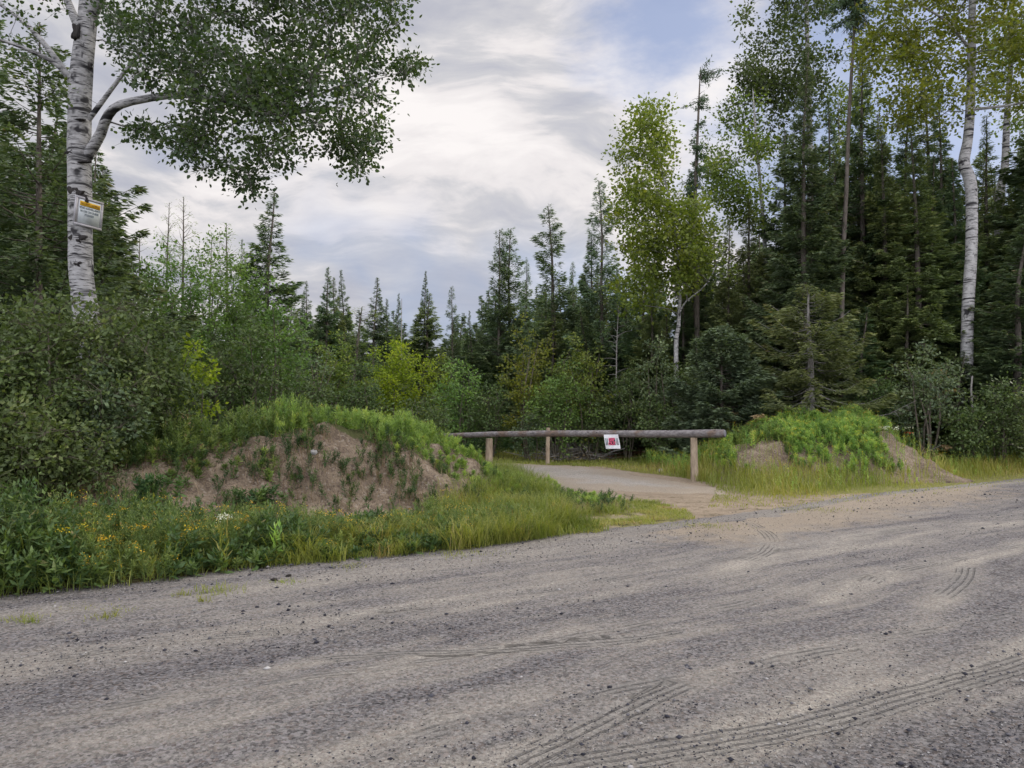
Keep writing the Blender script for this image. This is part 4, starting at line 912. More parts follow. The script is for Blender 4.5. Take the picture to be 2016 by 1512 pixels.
def leafy(name, seed, trunk, cent, mats, nleaf=30, lsize=0.07, sig=0.16, rmin=0.004, rexp=0.42, rscale=0.0042, round_=False, sub=2, tint0=0.0, stem_r=None, up=0.25, wide=0.8, trunk_sides=9, jit=0.12, twigs=6, lim=0.35, limb_mat=None, paths=None):
    """broad-leaved tree or shrub: leader stems, limbs grown towards every leaf cluster, leaves round each cluster"""
    rg = R(seed); wood, fol, limbs = MB(), MB(), MB()
    nodes, dist, par = [], [], []
    for pl in trunk:
        pl = np.asarray(pl, float); n = max(8, int(np.linalg.norm(np.diff(pl[:, :3], axis=0), axis=1).sum() / 0.25)); Q = smooth_path(pl, n)
        tube(wood, Q[:, :3], Q[:, 3], trunk_sides, seed=seed, lump=0.05, caps=False)
        st = 0.0
        for i, qv in enumerate(Q):
            if i: st += np.linalg.norm(Q[i, :3] - Q[i - 1, :3])
            nodes.append(qv[:3]); dist.append(st * 0.3); par.append(-1)
    nt = len(nodes); X_ = np.zeros((nt + len(cent) * (sub + 1), 3)); X_[:nt] = nodes; D_ = np.zeros(len(X_)); D_[:nt] = dist; P_ = -np.ones(len(X_), int); cnt = nt; ends = []
    dmin = np.array([np.min(np.linalg.norm(X_[:nt] - c, axis=1)) for c in cent]) if len(cent) else []
    for ci in np.argsort(dmin):
        c = cent[ci]; dd = np.linalg.norm(X_[:cnt] - c, axis=1)
        down = np.clip(X_[:cnt, 2] - c[2], 0, None)
        cost = dd + lim * D_[:cnt] + 0.5 * down * (np.arange(cnt) < nt)
        j = int(np.argmin(cost)); a = X_[j]; d = c - a; L = np.linalg.norm(d); prev = j
        for k in range(1, sub + 2):
            f = k / (sub + 1); p = a + d * f + (rg.normal(size=3) * jit * L * 0.5 * (1 - f) if k <= sub else 0) + np.array([0, 0, 1.]) * 0.10 * L * math.sin(f * PI)
            X_[cnt] = p; D_[cnt] = D_[prev] + np.linalg.norm(p - X_[prev]); P_[cnt] = prev; prev = cnt; cnt += 1
        ends.append(prev)
    w_ = np.zeros(cnt); w_[ends] = 1
    for i in range(cnt - 1, nt - 1, -1):
        if P_[i] >= 0: w_[P_[i]] += w_[i]
    r_ = np.maximum(rmin, rscale * np.maximum(w_, 1) ** rexp)
    idx = np.arange(nt, cnt)
    if len(idx):
        r0 = np.minimum(r_[P_[idx]], r_[idx] * 1.35); big = r_[idx] > 0.012
        for mk_, sds in ((big, 6), (~big, 3)):
            ii = idx[mk_]
            if len(ii): frusta(limbs, X_[P_[ii]], X_[ii], r0[mk_], r_[ii], sds)
    E = X_[ends] if len(ends) else np.zeros((0, 3)); ne = len(E)
    if ne:
        nl = (nleaf * (0.6 + 0.8 * rg.rand(ne))).astype(int); e = np.repeat(np.arange(ne), nl); k = len(e)
        off_ = rg.normal(size=(k, 3)) * sig * np.array([1, 1, 0.75]); Cc = E[e] + off_
        ax_ = off_ / sig * 0.5 + rg.normal(size=(k, 3)) * 0.5 + np.array([0, 0, up - 0.35])
        tn = np.clip(tint0 + 0.40 * rg.rand(k) + 0.45 * rg.rand(ne)[e] ** 1.4 + 0.20 * (off_[:, 2] / sig * .3), 0, 1)
        ls = lsize * (0.6 + 0.6 * rg.rand(k))
        if round_: round_leaves(fol, Cc, ax_, ls, rg, tn, np.array([0, 0, 0.8]), 1.0, wide=wide)
        else: cards(fol, Cc, ax_, ls, ls * wide, rg, tn, 0, 0.25, np.array([0, 0, 1.]), 0.8)
        if twigs:
            sel = rg.rand(k) < twigs / nleaf; frusta(limbs, E[e[sel]], Cc[sel], rmin * .7, rmin * .35, 3)
    root = empty(name, (0, 0, 0))
    if wood.n: wood.build('trunk' if limb_mat is not None or not mats[0].name.startswith('shrub') else 'stems', mats[0], root, smooth=True)
    if limbs.n: limbs.build('branches', limb_mat or mats[0], root)
    fol.build('crown' if limb_mat is not None else 'foliage', mats[1], root)
    return root


def put(root, x, y, z=None, rz=0.0, sc=(1, 1, 1), label=None, cat='tree', group=None, first=[]):
    """first use moves the builder's own tree, later uses copy it with its parts"""
    if root in first: o = copy_tree(root)
    else: first.append(root); o = root
    for ky in ('label', 'category', 'group'):
        if ky in o: del o[ky]
    o.location = (x, y, float(H(x, y)) - 0.05 if z is None else z); o.rotation_euler = (0, 0, rz); o.scale = sc
    tag(o, label, cat, group); return o


def ellipsoid(rg, n, c, r, shell=0.5, zmin=-1):
    P = rg.normal(size=(n * 2, 3)); P = norm(P) * (rg.rand(n * 2, 1) ** shell); P = P[P[:, 2] > zmin][:n]; return np.asarray(c) + P * np.asarray(r)


# ------------------------------------------------------------------ the big aspen on the left
def poly_pts(rg, poly, n, d0, d1, wob=0.0):
    P = np.array(poly, float); lo, hi = P.min(0), P.max(0); out = []
    while len(out) < n:
        q = lo + rg.rand(2) * (hi - lo)
        if inpoly(P, np.array([q[0]]), np.array([q[1]]))[0]: out.append(at(q[0], q[1], d0 + (d1 - d0) * rg.rand()))
    return np.array(out)
def path(pts, d0, d1, r0, r1, z0=None):
    n = len(pts); o = []
    for i, (px, py) in enumerate(pts):
        f = i / (n - 1); p = at(px, py, d0 + (d1 - d0) * f); o.append([*p, r0 + (r1 - r0) * f])
    if z0 is not None: o[0][2] = z0
    return o
rg = R(51)
HP = [(200, -260), (800, -260), (785, 0), (785, 50), (765, 80), (800, 112), (838, 125), (832, 148), (800, 160), (765, 200), (765, 255), (760, 298), (730, 315), (695, 345), (660, 320), (600, 318), (560, 335), (520, 332), (503, 375), (486, 380), (472, 345), (430, 352), (388, 335), (378, 300), (330, 275), (300, 288), (245, 275), (240, 250), (300, 236), (385, 228), (330, 165), (265, 165), (225, 110), (212, 40)]
HPc = [(420, -200), (790, -200), (780, 60), (790, 130), (760, 190), (740, 290), (690, 320), (560, 320), (520, 250), (440, 200), (400, 60)]
HL = [(-220, -260), (130, -260), (120, 20), (60, 40), (0, 25), (-220, 60)]
cent = np.vstack([poly_pts(rg, HP, 330, 8.8, 11.8), poly_pts(rg, HPc, 330, 8.8, 11.8), poly_pts(rg, [(200, 0), (420, 0), (400, 160), (250, 150)], 40, 9.6, 12), poly_pts(rg, HL, 70, 9.5, 12.5), poly_pts(rg, [(-150, -700), (700, -700), (820, -250), (-220, -250)], 200, 8.5, 13), poly_pts(rg, [(0, 60), (130, 60), (130, 200), (0, 150)], 12, 10.5, 12)])
keep_ = []
for c_ in cent:                       # the crown is broken into leafy masses with gaps between them
    keep_.append(fbm(c_[0] * 1.0 + c_[1], c_[2], 1.25, 2, 8) > -0.04 or rg.rand() < 0.12)
cent = np.vstack([cent[np.array(keep_)], poly_pts(rg, [(780, 105), (838, 122), (832, 152), (780, 165)], 9, 9.6, 10.8), poly_pts(rg, [(470, 330), (510, 335), (505, 380), (484, 384)], 8, 9.4, 10.4), poly_pts(rg, [(250, 235), (420, 225), (480, 330), (430, 350), (380, 330), (330, 290), (250, 275)], 34, 9.4, 11.2), poly_pts(rg, [(210, 20), (420, 20), (400, 170), (300, 130), (220, 110)], 44, 9.4, 11.6), poly_pts(rg, [(345, 160), (520, 165), (700, 175), (700, 250), (560, 250), (430, 225), (350, 205)], 46, 8.9, 9.8), poly_pts(rg, [(470, 250), (600, 260), (590, 320), (480, 330)], 12, 9.4, 11.2), poly_pts(rg, [(640, 280), (760, 250), (752, 300), (695, 345), (650, 325)], 22, 9.4, 11)])
def base_z(px, d): p = at(px, 800, d); return float(H(p[0], p[1])) - 0.1
tp = [(188, 905), (181, 760), (172, 640), (160, 540), (158, 420), (156, 280), (160, 150), (172, 40), (180, -90), (195, -330), (205, -620)]
T0 = path(tp, 11, 11, 0.225, 0.07, base_z(188, 11))
for q_, r_ in zip(T0, (0.20, 0.185, 0.175, 0.165, 0.163, 0.160, 0.155, 0.135, 0.12, 0.09, 0.05)): q_[3] = r_
L1 = path([(170, 310), (196, 268), (210, 232), (228, 211), (262, 199), (340, 187), (400, 190), (470, 207), (560, 222), (640, 215)], 11, 9.9, 0.082, 0.020)
L2 = path([(175, 235), (205, 195), (240, 148), (275, 105), (300, 60), (310, 0)], 11, 10.6, 0.04, 0.012)
L3 = path([(150, 175), (120, 130), (92, 92), (50, 46), (0, 8), (-60, -40)], 11, 11.3, 0.055, 0.016)
L4 = path([(150, 165), (110, 125), (60, 100), (0, 78), (-80, 60)], 11, 10.4, 0.045, 0.012)
L5 = path([(172, 40), (230, -60), (330, -150), (450, -230), (560, -280)], 11, 10, 0.10, 0.02)
L6 = path([(165, 70), (140, 20), (110, -60), (60, -180)], 11, 11.6, 0.08, 0.02)
hero = leafy('big_aspen', 52, [T0, L1, L2, L3, L4, L5, L6], cent, [M['aspen_bark'], M['aspen_dark']], nleaf=50, lsize=0.064, sig=0.115, rscale=0.0036, rexp=0.46, round_=True, sub=3, twigs=7, trunk_sides=22, jit=0.2, limb_mat=M['aspen_limb'], lim=0.25)
for (px_, py_, w_, h_, sd_) in [(150, 380, 0.105, 0.09, 1), (166, 392, 0.06, 0.05, 9), (151, 472, 0.12, 0.09, 2), (178, 130, 0.035, 0.05, 3), (150, 62, 0.08, 0.13, 4), (140, 300, 0.07, 0.03, 5), (152, 520, 0.055, 0.045, 6), (165, 318, 0.10, 0.02, 7), (158, 236, 0.09, 0.018, 8), (196, 262, 0.05, 0.05, 10)]:
    import bmesh
    bm = bmesh.new(); bmesh.ops.create_icosphere(bm, subdivisions=3, radius=1); cpt = at(px_, py_, 10.862 if px_ < 190 else 10.90)
    for v in bm.verts:
        q_ = np.array(v.co); kf = 1 + 1.1 * float(fbm(q_[0] * 1.6 + sd_ * 7, q_[2] * 1.6, 1.0, 3, sd_)); v.co = Vector(q_ * kf * np.array([w_, 0.03, h_]) + cpt)
    me_ = bpy.data.meshes.new('bark_scar'); bm.to_mesh(me_); bm.free(); me_.materials.append(M['scar'])
    for p_ in me_.polygons: p_.use_smooth = True
    ob_ = bpy.data.objects.new('bark_scar', me_); C.objects.link(ob_); ob_.parent = hero
put(hero, 0, 0, 0, label='big white-barked aspen overhanging from the left with a notice board on its trunk')

# ------------------------------------------------------------------ conifers
K = {}
def ck(key, *a, Hh, Rm, **k):
    K[key] = (a, dict(Hh=Hh, Rm=Rm, **k), Hh, Rm, [])
ck('dense', 'spruce', 101, Hh=10, Rm=1.25, per_m=23, dens=150, mats=[M['bark'], M['needle']], prof='cone')
ck('dense2', 'spruce', 102, Hh=10, Rm=1.3, per_m=21, dens=140, mats=[M['bark'], M['needle_olive']], prof='cone', dead=0.12)
ck('narrow', 'spruce', 103, Hh=12, Rm=1.0, per_m=27, dens=180, mats=[M['bark'], M['needle']], prof='narrow', dead=0.15, ragged=0.4, droop=0.5)
ck('narrow2', 'spruce', 104, Hh=12, Rm=1.1, per_m=23, dens=160, mats=[M['bark'], M['needle_olive']], prof='narrow', dead=0.25, ragged=0.45, droop=0.5, h0=0.04)
ck('open', 'fir', 105, Hh=9, Rm=1.25, per_m=19, dens=140, mats=[M['bark'], M['needle']], prof='open', tipup=0.5, droop=0.05, clumpy=1.5, cw=0.028)
ck('open2', 'fir', 106, Hh=9, Rm=1.15, per_m=20, dens=135, mats=[M['bark'], M['needle_blue']], prof='open', tipup=0.45, droop=0.05, ragged=0.35, cw=0.028)
ck('young', 'young_spruce', 107, Hh=4.2, Rm=1.25, per_m=32, dens=150, mats=[M['bark'], M['needle_blue']], prof='wide', tipup=0.3, droop=0.2, cw=0.04, clumpy=2.0)
ck('larch', 'larch', 108, Hh=8, Rm=1.0, per_m=15, dens=85, mats=[M['bark'], M['larch']], prof='open', tipup=0.35, droop=0.1, bare_top=0.22, clen=0.09, cw=0.02, ragged=0.35)
ck('larch2', 'larch', 109, Hh=8, Rm=0.95, per_m=16, dens=100, mats=[M['bark'], M['larch']], prof='cone', tipup=0.2, droop=0.2, bare_top=0.12, clen=0.10, cw=0.022, ragged=0.35)
ck('old', 'old_spruce', 110, Hh=5.0, Rm=1.7, per_m=26, dens=85, mats=[M['dead'], M['needle_olive']], prof='wide', dead=0.28, droop=0.5, ragged=0.4, trunk_r=0.10)
ck('far', 'spruce', 111, Hh=11, Rm=1.15, per_m=14, dens=45, mats=[M['bark'], M['needle']], prof='cone', clen=0.24, cw=0.075, ragged=0.35)
ck('far2', 'spruce', 112, Hh=11, Rm=0.85, per_m=14, dens=50, mats=[M['bark'], M['needle']], prof='narrow', clen=0.22, cw=0.07, ragged=0.45, dead=0.1)
ck('far3', 'spruce', 113, Hh=11, Rm=1.3, per_m=12, dens=42, mats=[M['bark'], M['needle_olive']], prof='open', clen=0.24, cw=0.07, ragged=0.4, tipup=0.4, droop=0.05)
ck('bigleft', 'spruce', 114, Hh=9.6, Rm=2.6, per_m=19, dens=62, mats=[M['bark'], M['needle']], prof='cone', droop=0.3, ragged=0.35, clen=0.13, cw=0.036)
_n = [0]
def con(key, px, ytop, d, hw, label, group=None, cat='spruce'):
    a, kw, Hh, Rm, L = K[key]
    if not L: L.append(conifer(*a, **kw)); L.append([])
    root, first = L[0], L[1]
    p = at(px, 780, d); g = float(H(p[0], p[1])); hgt = at(px, ytop, d)[2] - g; rs = (1.3 if d < 35 else 1.75) * hw * d / F / Rm; _n[0] += 1
    return put(root, p[0], p[1], g - 0.05, _n[0] * 2.39, (rs, rs, hgt / Hh), label, cat, group, first)

con('bigleft', 74, 45, 14.5, 255, 'large dark spruce directly behind the big aspen, boughs reaching past its trunk')
con('bigleft', -70, -40, 16, 200, 'dark spruce cut by the left edge of the view, behind the dark shrubs')
con('narrow', 215, 330, 19, 75, 'dark spruce half hidden right behind the notice board')
for px, yt, d, hw, lb in [(322, 396, 24, 42, 'thin larch with a bare leader, first from the left of the spindly pair'), (358, 383, 24.5, 50, 'tallest bare-topped larch, right one of the spindly pair'),
                          (272, 452, 25, 40, 'small sparse larch left of the spindly pair'), (408, 468, 26, 36, 'short larch with a dark knot near its bare tip'),
                          (448, 436, 25, 52, 'larch with upturned bare twigs between the spindly pair and the tall dark spruce')]: con('larch', px, yt, d, hw, lb, cat='larch')
con('larch2', 560, 640, 23, 60, 'feathery larch below the tall dark spruce left of centre', cat='larch')
con('larch2', 692, 600, 27, 62, 'soft green larch between the two yellowing bushes and the dirt bank', cat='larch')
con('dense', 519, 368, 27, 88, 'tall dark shaggy spruce standing alone left of centre, its tip touching the aspen leaves')
con('dense', 482, 470, 28, 26, 'small pointed spruce tight against the left of the tall shaggy one')
con('dense2', 566, 553, 28.5, 36, 'dark blunt spruce just right of the tall shaggy one')
con('dense', 606, 550, 40, 27, 'slim spruce first of the distant row left of the gap in the trees')
con('narrow', 641, 523, 41, 24, 'distant spruce with a ragged double top, left half')
con('narrow2', 657, 545, 42, 24, 'distant brownish spruce, right half of the ragged double top')
con('dense', 681, 530, 43, 25, 'sharp-tipped distant spruce between the double top and the symmetric one')
con('dense', 732, 547, 41, 34, 'symmetric pointed blue-green spruce in the distant row')
con('narrow', 761, 588, 48, 17, 'narrow spire-like spruce just right of the symmetric pointed one')
con('narrow', 781, 576, 62, 13, 'faint thin spire of spruce far off left of the club-topped tree')
con('dense2', 832, 575, 42, 46, 'wide dark spruce below the club-shaped top')
con('narrow', 833, 533, 42.5, 17, 'spruce with a club-shaped top and thin spike in the distant row')
con('open', 891, 563, 44, 25, 'airy spruce with see-through boughs right of the club-topped one')
con('narrow', 926, 611, 60, 12, 'thin far spire in the notch between the airy spruce and the twin firs')
con('open', 982, 450, 31, 56, 'left one of the twin firs with long bare leaders')
con('open2', 999, 452, 31.6, 58, 'right one of the twin firs with long bare leaders')
con('open', 1035, 508, 34, 32, 'small fir between the twin firs and the tall symmetric fir')
con('open2', 1096, 408, 30, 70, 'tall symmetric fir with upswept boughs above the centre of the log')
con('open', 1166, 458, 29.5, 50, 'fir with a forked outline left of the one with the tallest leader')
con('open2', 1191, 350, 29, 60, 'fir with the tallest thin leader touching the yellow-green aspen')
con('open', 1131, 515, 34, 35, 'small fir filling the gap right of the tall symmetric one')
con('dense', 1232, 545, 29, 50, 'dark spruce below the left edge of the yellow-green aspen')
con('dense2', 1290, 590, 25, 62, 'dark spruce standing behind the trunk of the yellow-green aspen')
con('narrow', 1372, 330, 26, 40, 'narrow dark spruce with a mossy top at the foot of the dead spire')
con('narrow2', 1434, 425, 24, 42, 'spruce with browning lower boughs between the two right-hand aspens')
con('dense', 1345, 570, 25.5, 60, 'full spruce behind and right of the yellow-green aspen trunk')
con('dense2', 1500, 500, 26, 66, 'dark spruce behind the slim aspen right of the dead spire')
con('narrow', 1581, 92, 22.5, 64, 'tall ragged column spruce rising through the dark-leaved aspen')
con('old', 1596, 560, 20.2, 118, 'old spruce with grey dead hanging boughs behind the right mound')
con('young', 1420, 640, 20.3, 80, 'bushy blue-green young spruce behind the thick end of the log')
con('narrow', 1702, 85, 25, 62, 'tall spruce with a pointed tip right of the tufted bare pole')
con('narrow2', 1655, 300, 25.5, 62, 'olive spruce filled in behind the tufted bare pole')
con('narrow', 1752, 360, 27, 60, 'spruce between the pointed tall one and the white aspen trunk')
con('narrow2', 1814, 245, 23.2, 74, 'spruce with a straight grey trunk left of the white aspen trunk')
con('narrow', 1862, 165, 26, 50, 'spruce close behind the left side of the white aspen trunk')
con('narrow2', 1950, 225, 25, 66, 'spruce immediately right of the white aspen trunk')
con('dense', 1995, 400, 21.5, 95, 'dense dark spruce at the right edge of the view')
con('narrow', 2060, 90, 24, 85, 'tall spruce cut by the right edge of the view')
con('dense2', 1785, 560, 22.5, 80, 'shorter olive spruce behind the pale leafy shrub on the right')
con('dense', 1690, 600, 22.5, 70, 'low dark spruce behind the crest of the right mound')
con('dense2', 1905, 610, 24, 70, 'low spruce behind the foot of the white aspen')
con('dense', 1880, 690, 21.5, 60, 'small dark spruce in front of the foot of the white aspen')
con('dense', 1510, 640, 22.5, 62, 'small dark spruce between the bushy young one and the old one')
con('dense', 1165, 610, 27, 70, 'squat spruce behind the green bushes over the middle of the log')
con('dense2', 1080, 600, 29, 66, 'squat dark spruce behind the yellow-leaved sapling')
con('dense', 935, 640, 30, 62, 'dark low spruce left of the twin firs')

con('narrow', 1642, 185, 26, 52, 'spruce between the tall column spruce and the tufted bare pole')
con('narrow2', 1738, 225, 26.5, 58, 'olive spruce right behind the spruce with the pointed tip')
con('narrow', 1783, 175, 27.5, 60, 'dark spruce under the lower left fringe of the big yellow-green aspen crown')
con('narrow2', 1840, 105, 27, 60, 'tall olive spruce rising into the left half of the yellow-green aspen crown')
con('narrow', 1548, 260, 26.5, 56, 'dark spruce shouldering the left side of the tall column spruce')
con('narrow2', 1478, 385, 26, 56, 'olive spruce below the slim aspen')
con('dense', 1262, 470, 27.5, 52, 'dark spruce showing through the left of the yellow-green aspen crown')
# forest behind, too alike to tell apart
rg = R(77)
SKY = np.array([(-500, 100), (0, 120), (190, 230), (260, 560), (470, 580), (560, 585), (600, 600), (700, 610), (880, 628), (940, 625), (965, 560), (1080, 560), (1150, 520), (1230, 500), (1330, 430), (1400, 400), (1520, 370), (1600, 300), (1720, 260), (1850, 300), (2016, 230), (2600, 150)])
def forest(n, pr, dr, extra, keys, label, group, hwm):
    k = 0
    while k < n:
        px = rg.uniform(*pr); d = dr[0] + (dr[1] - dr[0]) * rg.rand(); p = at(px, 800, d)
        if inpoly(DRIVE, np.array([p[0]]), np.array([p[1]]))[0]: continue
        yt = np.interp(px, SKY[:, 0], SKY[:, 1]) + extra[0] + (extra[1] - extra[0]) * rg.rand() ** 0.8; yt = min(yt, 735)
        con(keys[rg.randint(len(keys))], px, yt, d, rg.uniform(*hwm) * F / d, label, group); k += 1
forest(34, (1210, 2400), (28, 42), (0, 170), ['far', 'far2', 'dense2', 'narrow'], 'one of many dark spruces deep in the forest right of the clearing', 'spruces deep in the right-hand forest', (0.9, 1.5))
forest(26, (1210, 2500), (42, 62), (20, 200), ['far', 'far2', 'far3'], 'one of many dark spruces deep in the forest right of the clearing', 'spruces deep in the right-hand forest', (1.2, 1.9))
forest(24, (1230, 2300), (22.5, 28), (230, 420), ['dense', 'dense2', 'far'], 'one of the low dark spruces crowding the forest edge right of the clearing', 'low spruces at the right forest edge', (0.8, 1.2))
forest(24, (-500, 560), (27, 45), (0, 130), ['far', 'far2', 'dense2'], 'one of many dark spruces in the thicket left of centre', 'spruces deep in the left-hand forest', (1.0, 1.7))
forest(16, (-500, 300), (17, 27), (60, 300), ['dense', 'narrow', 'dense2'], 'one of the dark spruces crowded behind the big aspen', 'spruces behind the big aspen', (0.9, 1.4))
forest(26, (560, 1240), (46, 64), (8, 60), ['far', 'far2', 'far3'], 'one of the distant spruces in the row beyond the clearing', 'distant spruces beyond the clearing', (1.1, 1.6))
forest(22, (560, 1240), (32, 44), (70, 140), ['far', 'far3', 'dense2'], 'one of the mid-distance spruces behind the bushes of the clearing', 'mid-distance spruces behind the bushes', (1.1, 1.7))
forest(50, (300, 1300), (75, 120), (-12, 25), ['far2', 'far2', 'far'], 'one of the tiny spruce tips on the far skyline', 'far skyline spruces', (1.0, 1.5))

forest(26, (1230, 2150), (24, 31), (40, 200), ['narrow', 'narrow2', 'dense2', 'narrow2'], 'one of the tall olive spruces closing the forest wall right of the clearing', 'tall spruces of the right forest wall', (0.9, 1.25))
forest(14, (1560, 2150), (24, 30), (-40, 60), ['narrow2', 'narrow'], 'one of the tall olive spruces closing the forest wall right of the clearing', 'tall spruces of the right forest wall', (0.8, 1.1))
# dead spire and tufted pole
def pole(name, base_px, pts, d, r0, r1, label, tufts, seed, bark='bark', cat='tree'):
    rg = R(seed); p = at(base_px, 800, d); g = float(H(p[0], p[1])); root = empty(name, (p[0], p[1], g - 0.05)); tag(root, label, cat)
    mb = MB(); P = [[p[0], p[1], g - 0.1]] + [list(at(a, b, d)) for a, b in pts]; P = smooth_path(P, 30) - np.array([p[0], p[1], g - 0.05])
    tube(mb, P, np.linspace(r0, r1, 30), 8, seed=seed, lump=0.05); fol = MB(); br = MB()
    for (f0, f1, n, L, side, dens, dn) in tufts:
        for i in range(n):
            f = f0 + (f1 - f0) * rg.rand(); c = np.array([np.interp(f, np.linspace(0, 1, 30), P[:, j]) for j in range(3)])
            az = rg.rand() * 6.28; dv = np.array([math.cos(az) + side, math.sin(az), 0.1 - dn + 0.3 * rg.normal()]); l = L * (0.4 + 0.8 * rg.rand()); dv = norm(dv)
            e = c + dv * l; m_ = (c + e) / 2 + [0, 0, 0.06 * l]; frusta(br, [c, m_], [m_, e], [0.012, 0.008], [0.008, 0.003], 3)
            k = int(dens * l); q = rg.rand(k); b = c + dv * (l * q)[:, None] + rg.normal(size=(k, 3)) * 0.04
            cards(fol, b, dv * 0.4 + rg.normal(size=(k, 3)) * .7 + [0, 0, -dn], 0.13, 0.035, rg, rg.rand(k) * 0.6, 0, .3)
    mb.build('trunk', M[bark], root, smooth=True); br.build('branches', M[bark], root)
    if fol.n: fol.build('crown', M['needle'], root)
    return root
pole('dead_spruce', 1372, [(1372, 600), (1368, 420), (1372, 300), (1376, 200), (1379, 132)], 25.0, 0.11, 0.012, 'dead spruce spire with wind-bent mossy twigs pointing right near its top', [(0.90, 0.985, 12, 0.75, 1.3, 45, 0.0), (0.76, 0.82, 8, 0.5, 0.6, 90, 0.0), (0.68, 0.72, 6, 0.4, 0.7, 70, 0.2), (0.45, 0.66, 26, 0.45, 0.0, 140, 0.3), (0.1, 0.9, 26, 0.35, 0, 3, 0.1)], 61)
pole('tufted_spruce', 1655, [(1656, 700), (1660, 500), (1666, 380), (1672, 220), (1678, 120), (1682, 40), (1684, -60)], 22.3, 0.085, 0.035, 'bare grey spruce pole topped with a hanging dark tuft, behind the right mound', [(0.86, 1.0, 46, 0.75, 0.0, 170, 0.35), (0.80, 0.87, 14, 0.5, 0.0, 60, 0.9), (0.05, 0.8, 34, 0.6, 0, 4, 0.15)], 62, 'bark')
pole('dead_sapling', 1212, [(1214, 700), (1218, 600)], 25, 0.03, 0.008, 'thin grey dead sapling below the fir with the tallest leader', [(0.2, 1.0, 26, 0.5, 0, 0, -0.2)], 63, 'dead')
pole('dead_sapling', 790, [(790, 700), (791, 588)], 58, 0.06, 0.02, 'bare dead spire in the distant row left of the club-topped spruce', [(0.3, 0.95, 20, 0.4, 0, 0, 0)], 64, 'dead')
pole('dead_sapling', 1713 + 200, [(1915, 820), (1912, 770), (1914, 740)], 19.8, 0.03, 0.02, 'thin pale bare stem at the forest edge below the white aspen', [(0.5, 0.9, 3, 0.3, 0, 0, 0)], 65, 'dead')

# ------------------------------------------------------------------ aspens on the right
def aspen(name, seed, trunks, polys, label, mats, lsize, sig, nleaf, d, limb='aspen_limb', **k):
    rg = R(seed); cent = np.vstack([poly_pts(rg, P, int(n * 1.7), d - th, d + th) for P, n, th in polys]); cent = cent[[fbm(c_[0] + c_[1] * 0.8, c_[2], 0.85, 2, seed % 50) > (-0.03 if seed != 201 else -0.2) or rg.rand() < 0.15 for c_ in cent]]; cent = cent + rg.normal(size=cent.shape) * 0.2
    r = leafy(name, seed, trunks, cent, mats, nleaf=nleaf, lsize=lsize, sig=sig, limb_mat=M[limb], round_=False, **k)
    return put(r, 0, 0, 0, label=label, cat='aspen')
YA = [(1275, 195), (1308, 235), (1322, 330), (1335, 385), (1400, 398), (1422, 455), (1400, 535), (1345, 565), (1335, 600), (1270, 598), (1215, 580), (1250, 545), (1232, 470), (1208, 405), (1213, 325), (1240, 290), (1252, 225)]
aspen('slender_aspen', 201, [path([(1335, 870), (1331, 690), (1336, 640), (1338, 560), (1326, 430), (1300, 320), (1277, 205)], 23.5, 23.5, 0.085, 0.015, base_z(1335, 23.5)), path([(1332, 650), (1345, 600), (1390, 560), (1420, 500)], 23.5, 23, 0.028, 0.012)],
      [(YA, 165, 1.5), ([(1240, 400), (1410, 410), (1400, 530), (1340, 590), (1230, 590)], 25, 1.2)], 'yellow-green aspen with a thin white trunk left of the dead spire', [M['birch_bark'], M['aspen_lit']], 0.120, 0.20, 58, 23.5, trunk_sides=10)
aspen('slender_aspen', 202, [path([(1522, 870), (1512, 600), (1502, 430), (1488, 260), (1482, 175)], 27, 27, 0.12, 0.015, base_z(1522, 27))],
      [([(1484, 165), (1508, 255), (1520, 380), (1500, 470), (1440, 440), (1398, 420), (1385, 330), (1410, 230), (1440, 200), (1468, 200)], 95, 1.2)], 'slim light green aspen between the dead spire and the tall column spruce', [M['birch_bark'], M['aspen_mid']], 0.125, 0.20, 55, 27, trunk_sides=9)
aspen('tall_aspen', 203, [path([(1600, 870), (1598, 600), (1595, 350), (1590, 120), (1585, -40), (1570, -200)], 29, 29, 0.19, 0.04, base_z(1600, 29))],
      [([(1445, 25), (1500, -20), (1560, -200), (1640, -200), (1645, 110), (1600, 215), (1550, 190), (1500, 205), (1440, 180), (1470, 100)], 150, 1.6), ([(1440, 130), (1620, 160), (1600, 300), (1430, 290)], 30, 1.4)], 'tall dark-leaved aspen behind the column spruce, crown cut by the top of the view', [M['birch_bark'], M['aspen_olive']], 0.14, 0.21, 62, 29, trunk_sides=9)
aspen('tall_aspen', 204, [path([(1665, 870), (1660, 600), (1655, 400), (1650, 200)], 30.5, 30.5, 0.12, 0.02, base_z(1665, 30.5))],
      [([(1620, 190), (1690, 150), (1742, 240), (1730, 520), (1625, 510)], 90, 1.6)], 'grey-green aspen showing between the column spruce and the pointed one', [M['birch_bark'], M['aspen_mid']], 0.13, 0.22, 60, 30, trunk_sides=9)
R1 = path([(1902, 880), (1903, 720), (1906, 600), (1912, 500), (1913, 390), (1908, 350), (1898, 320), (1906, 270), (1911, 190), (1913, 90), (1914, 20), (1918, -120), (1920, -260)], 22, 22, 0.22, 0.06, base_z(1902, 22))
for q_, r_ in zip(R1, (0.19, 0.172, 0.165, 0.162, 0.16, 0.163, 0.155, 0.135, 0.125, 0.115, 0.10, 0.07, 0.04)): q_[3] = r_
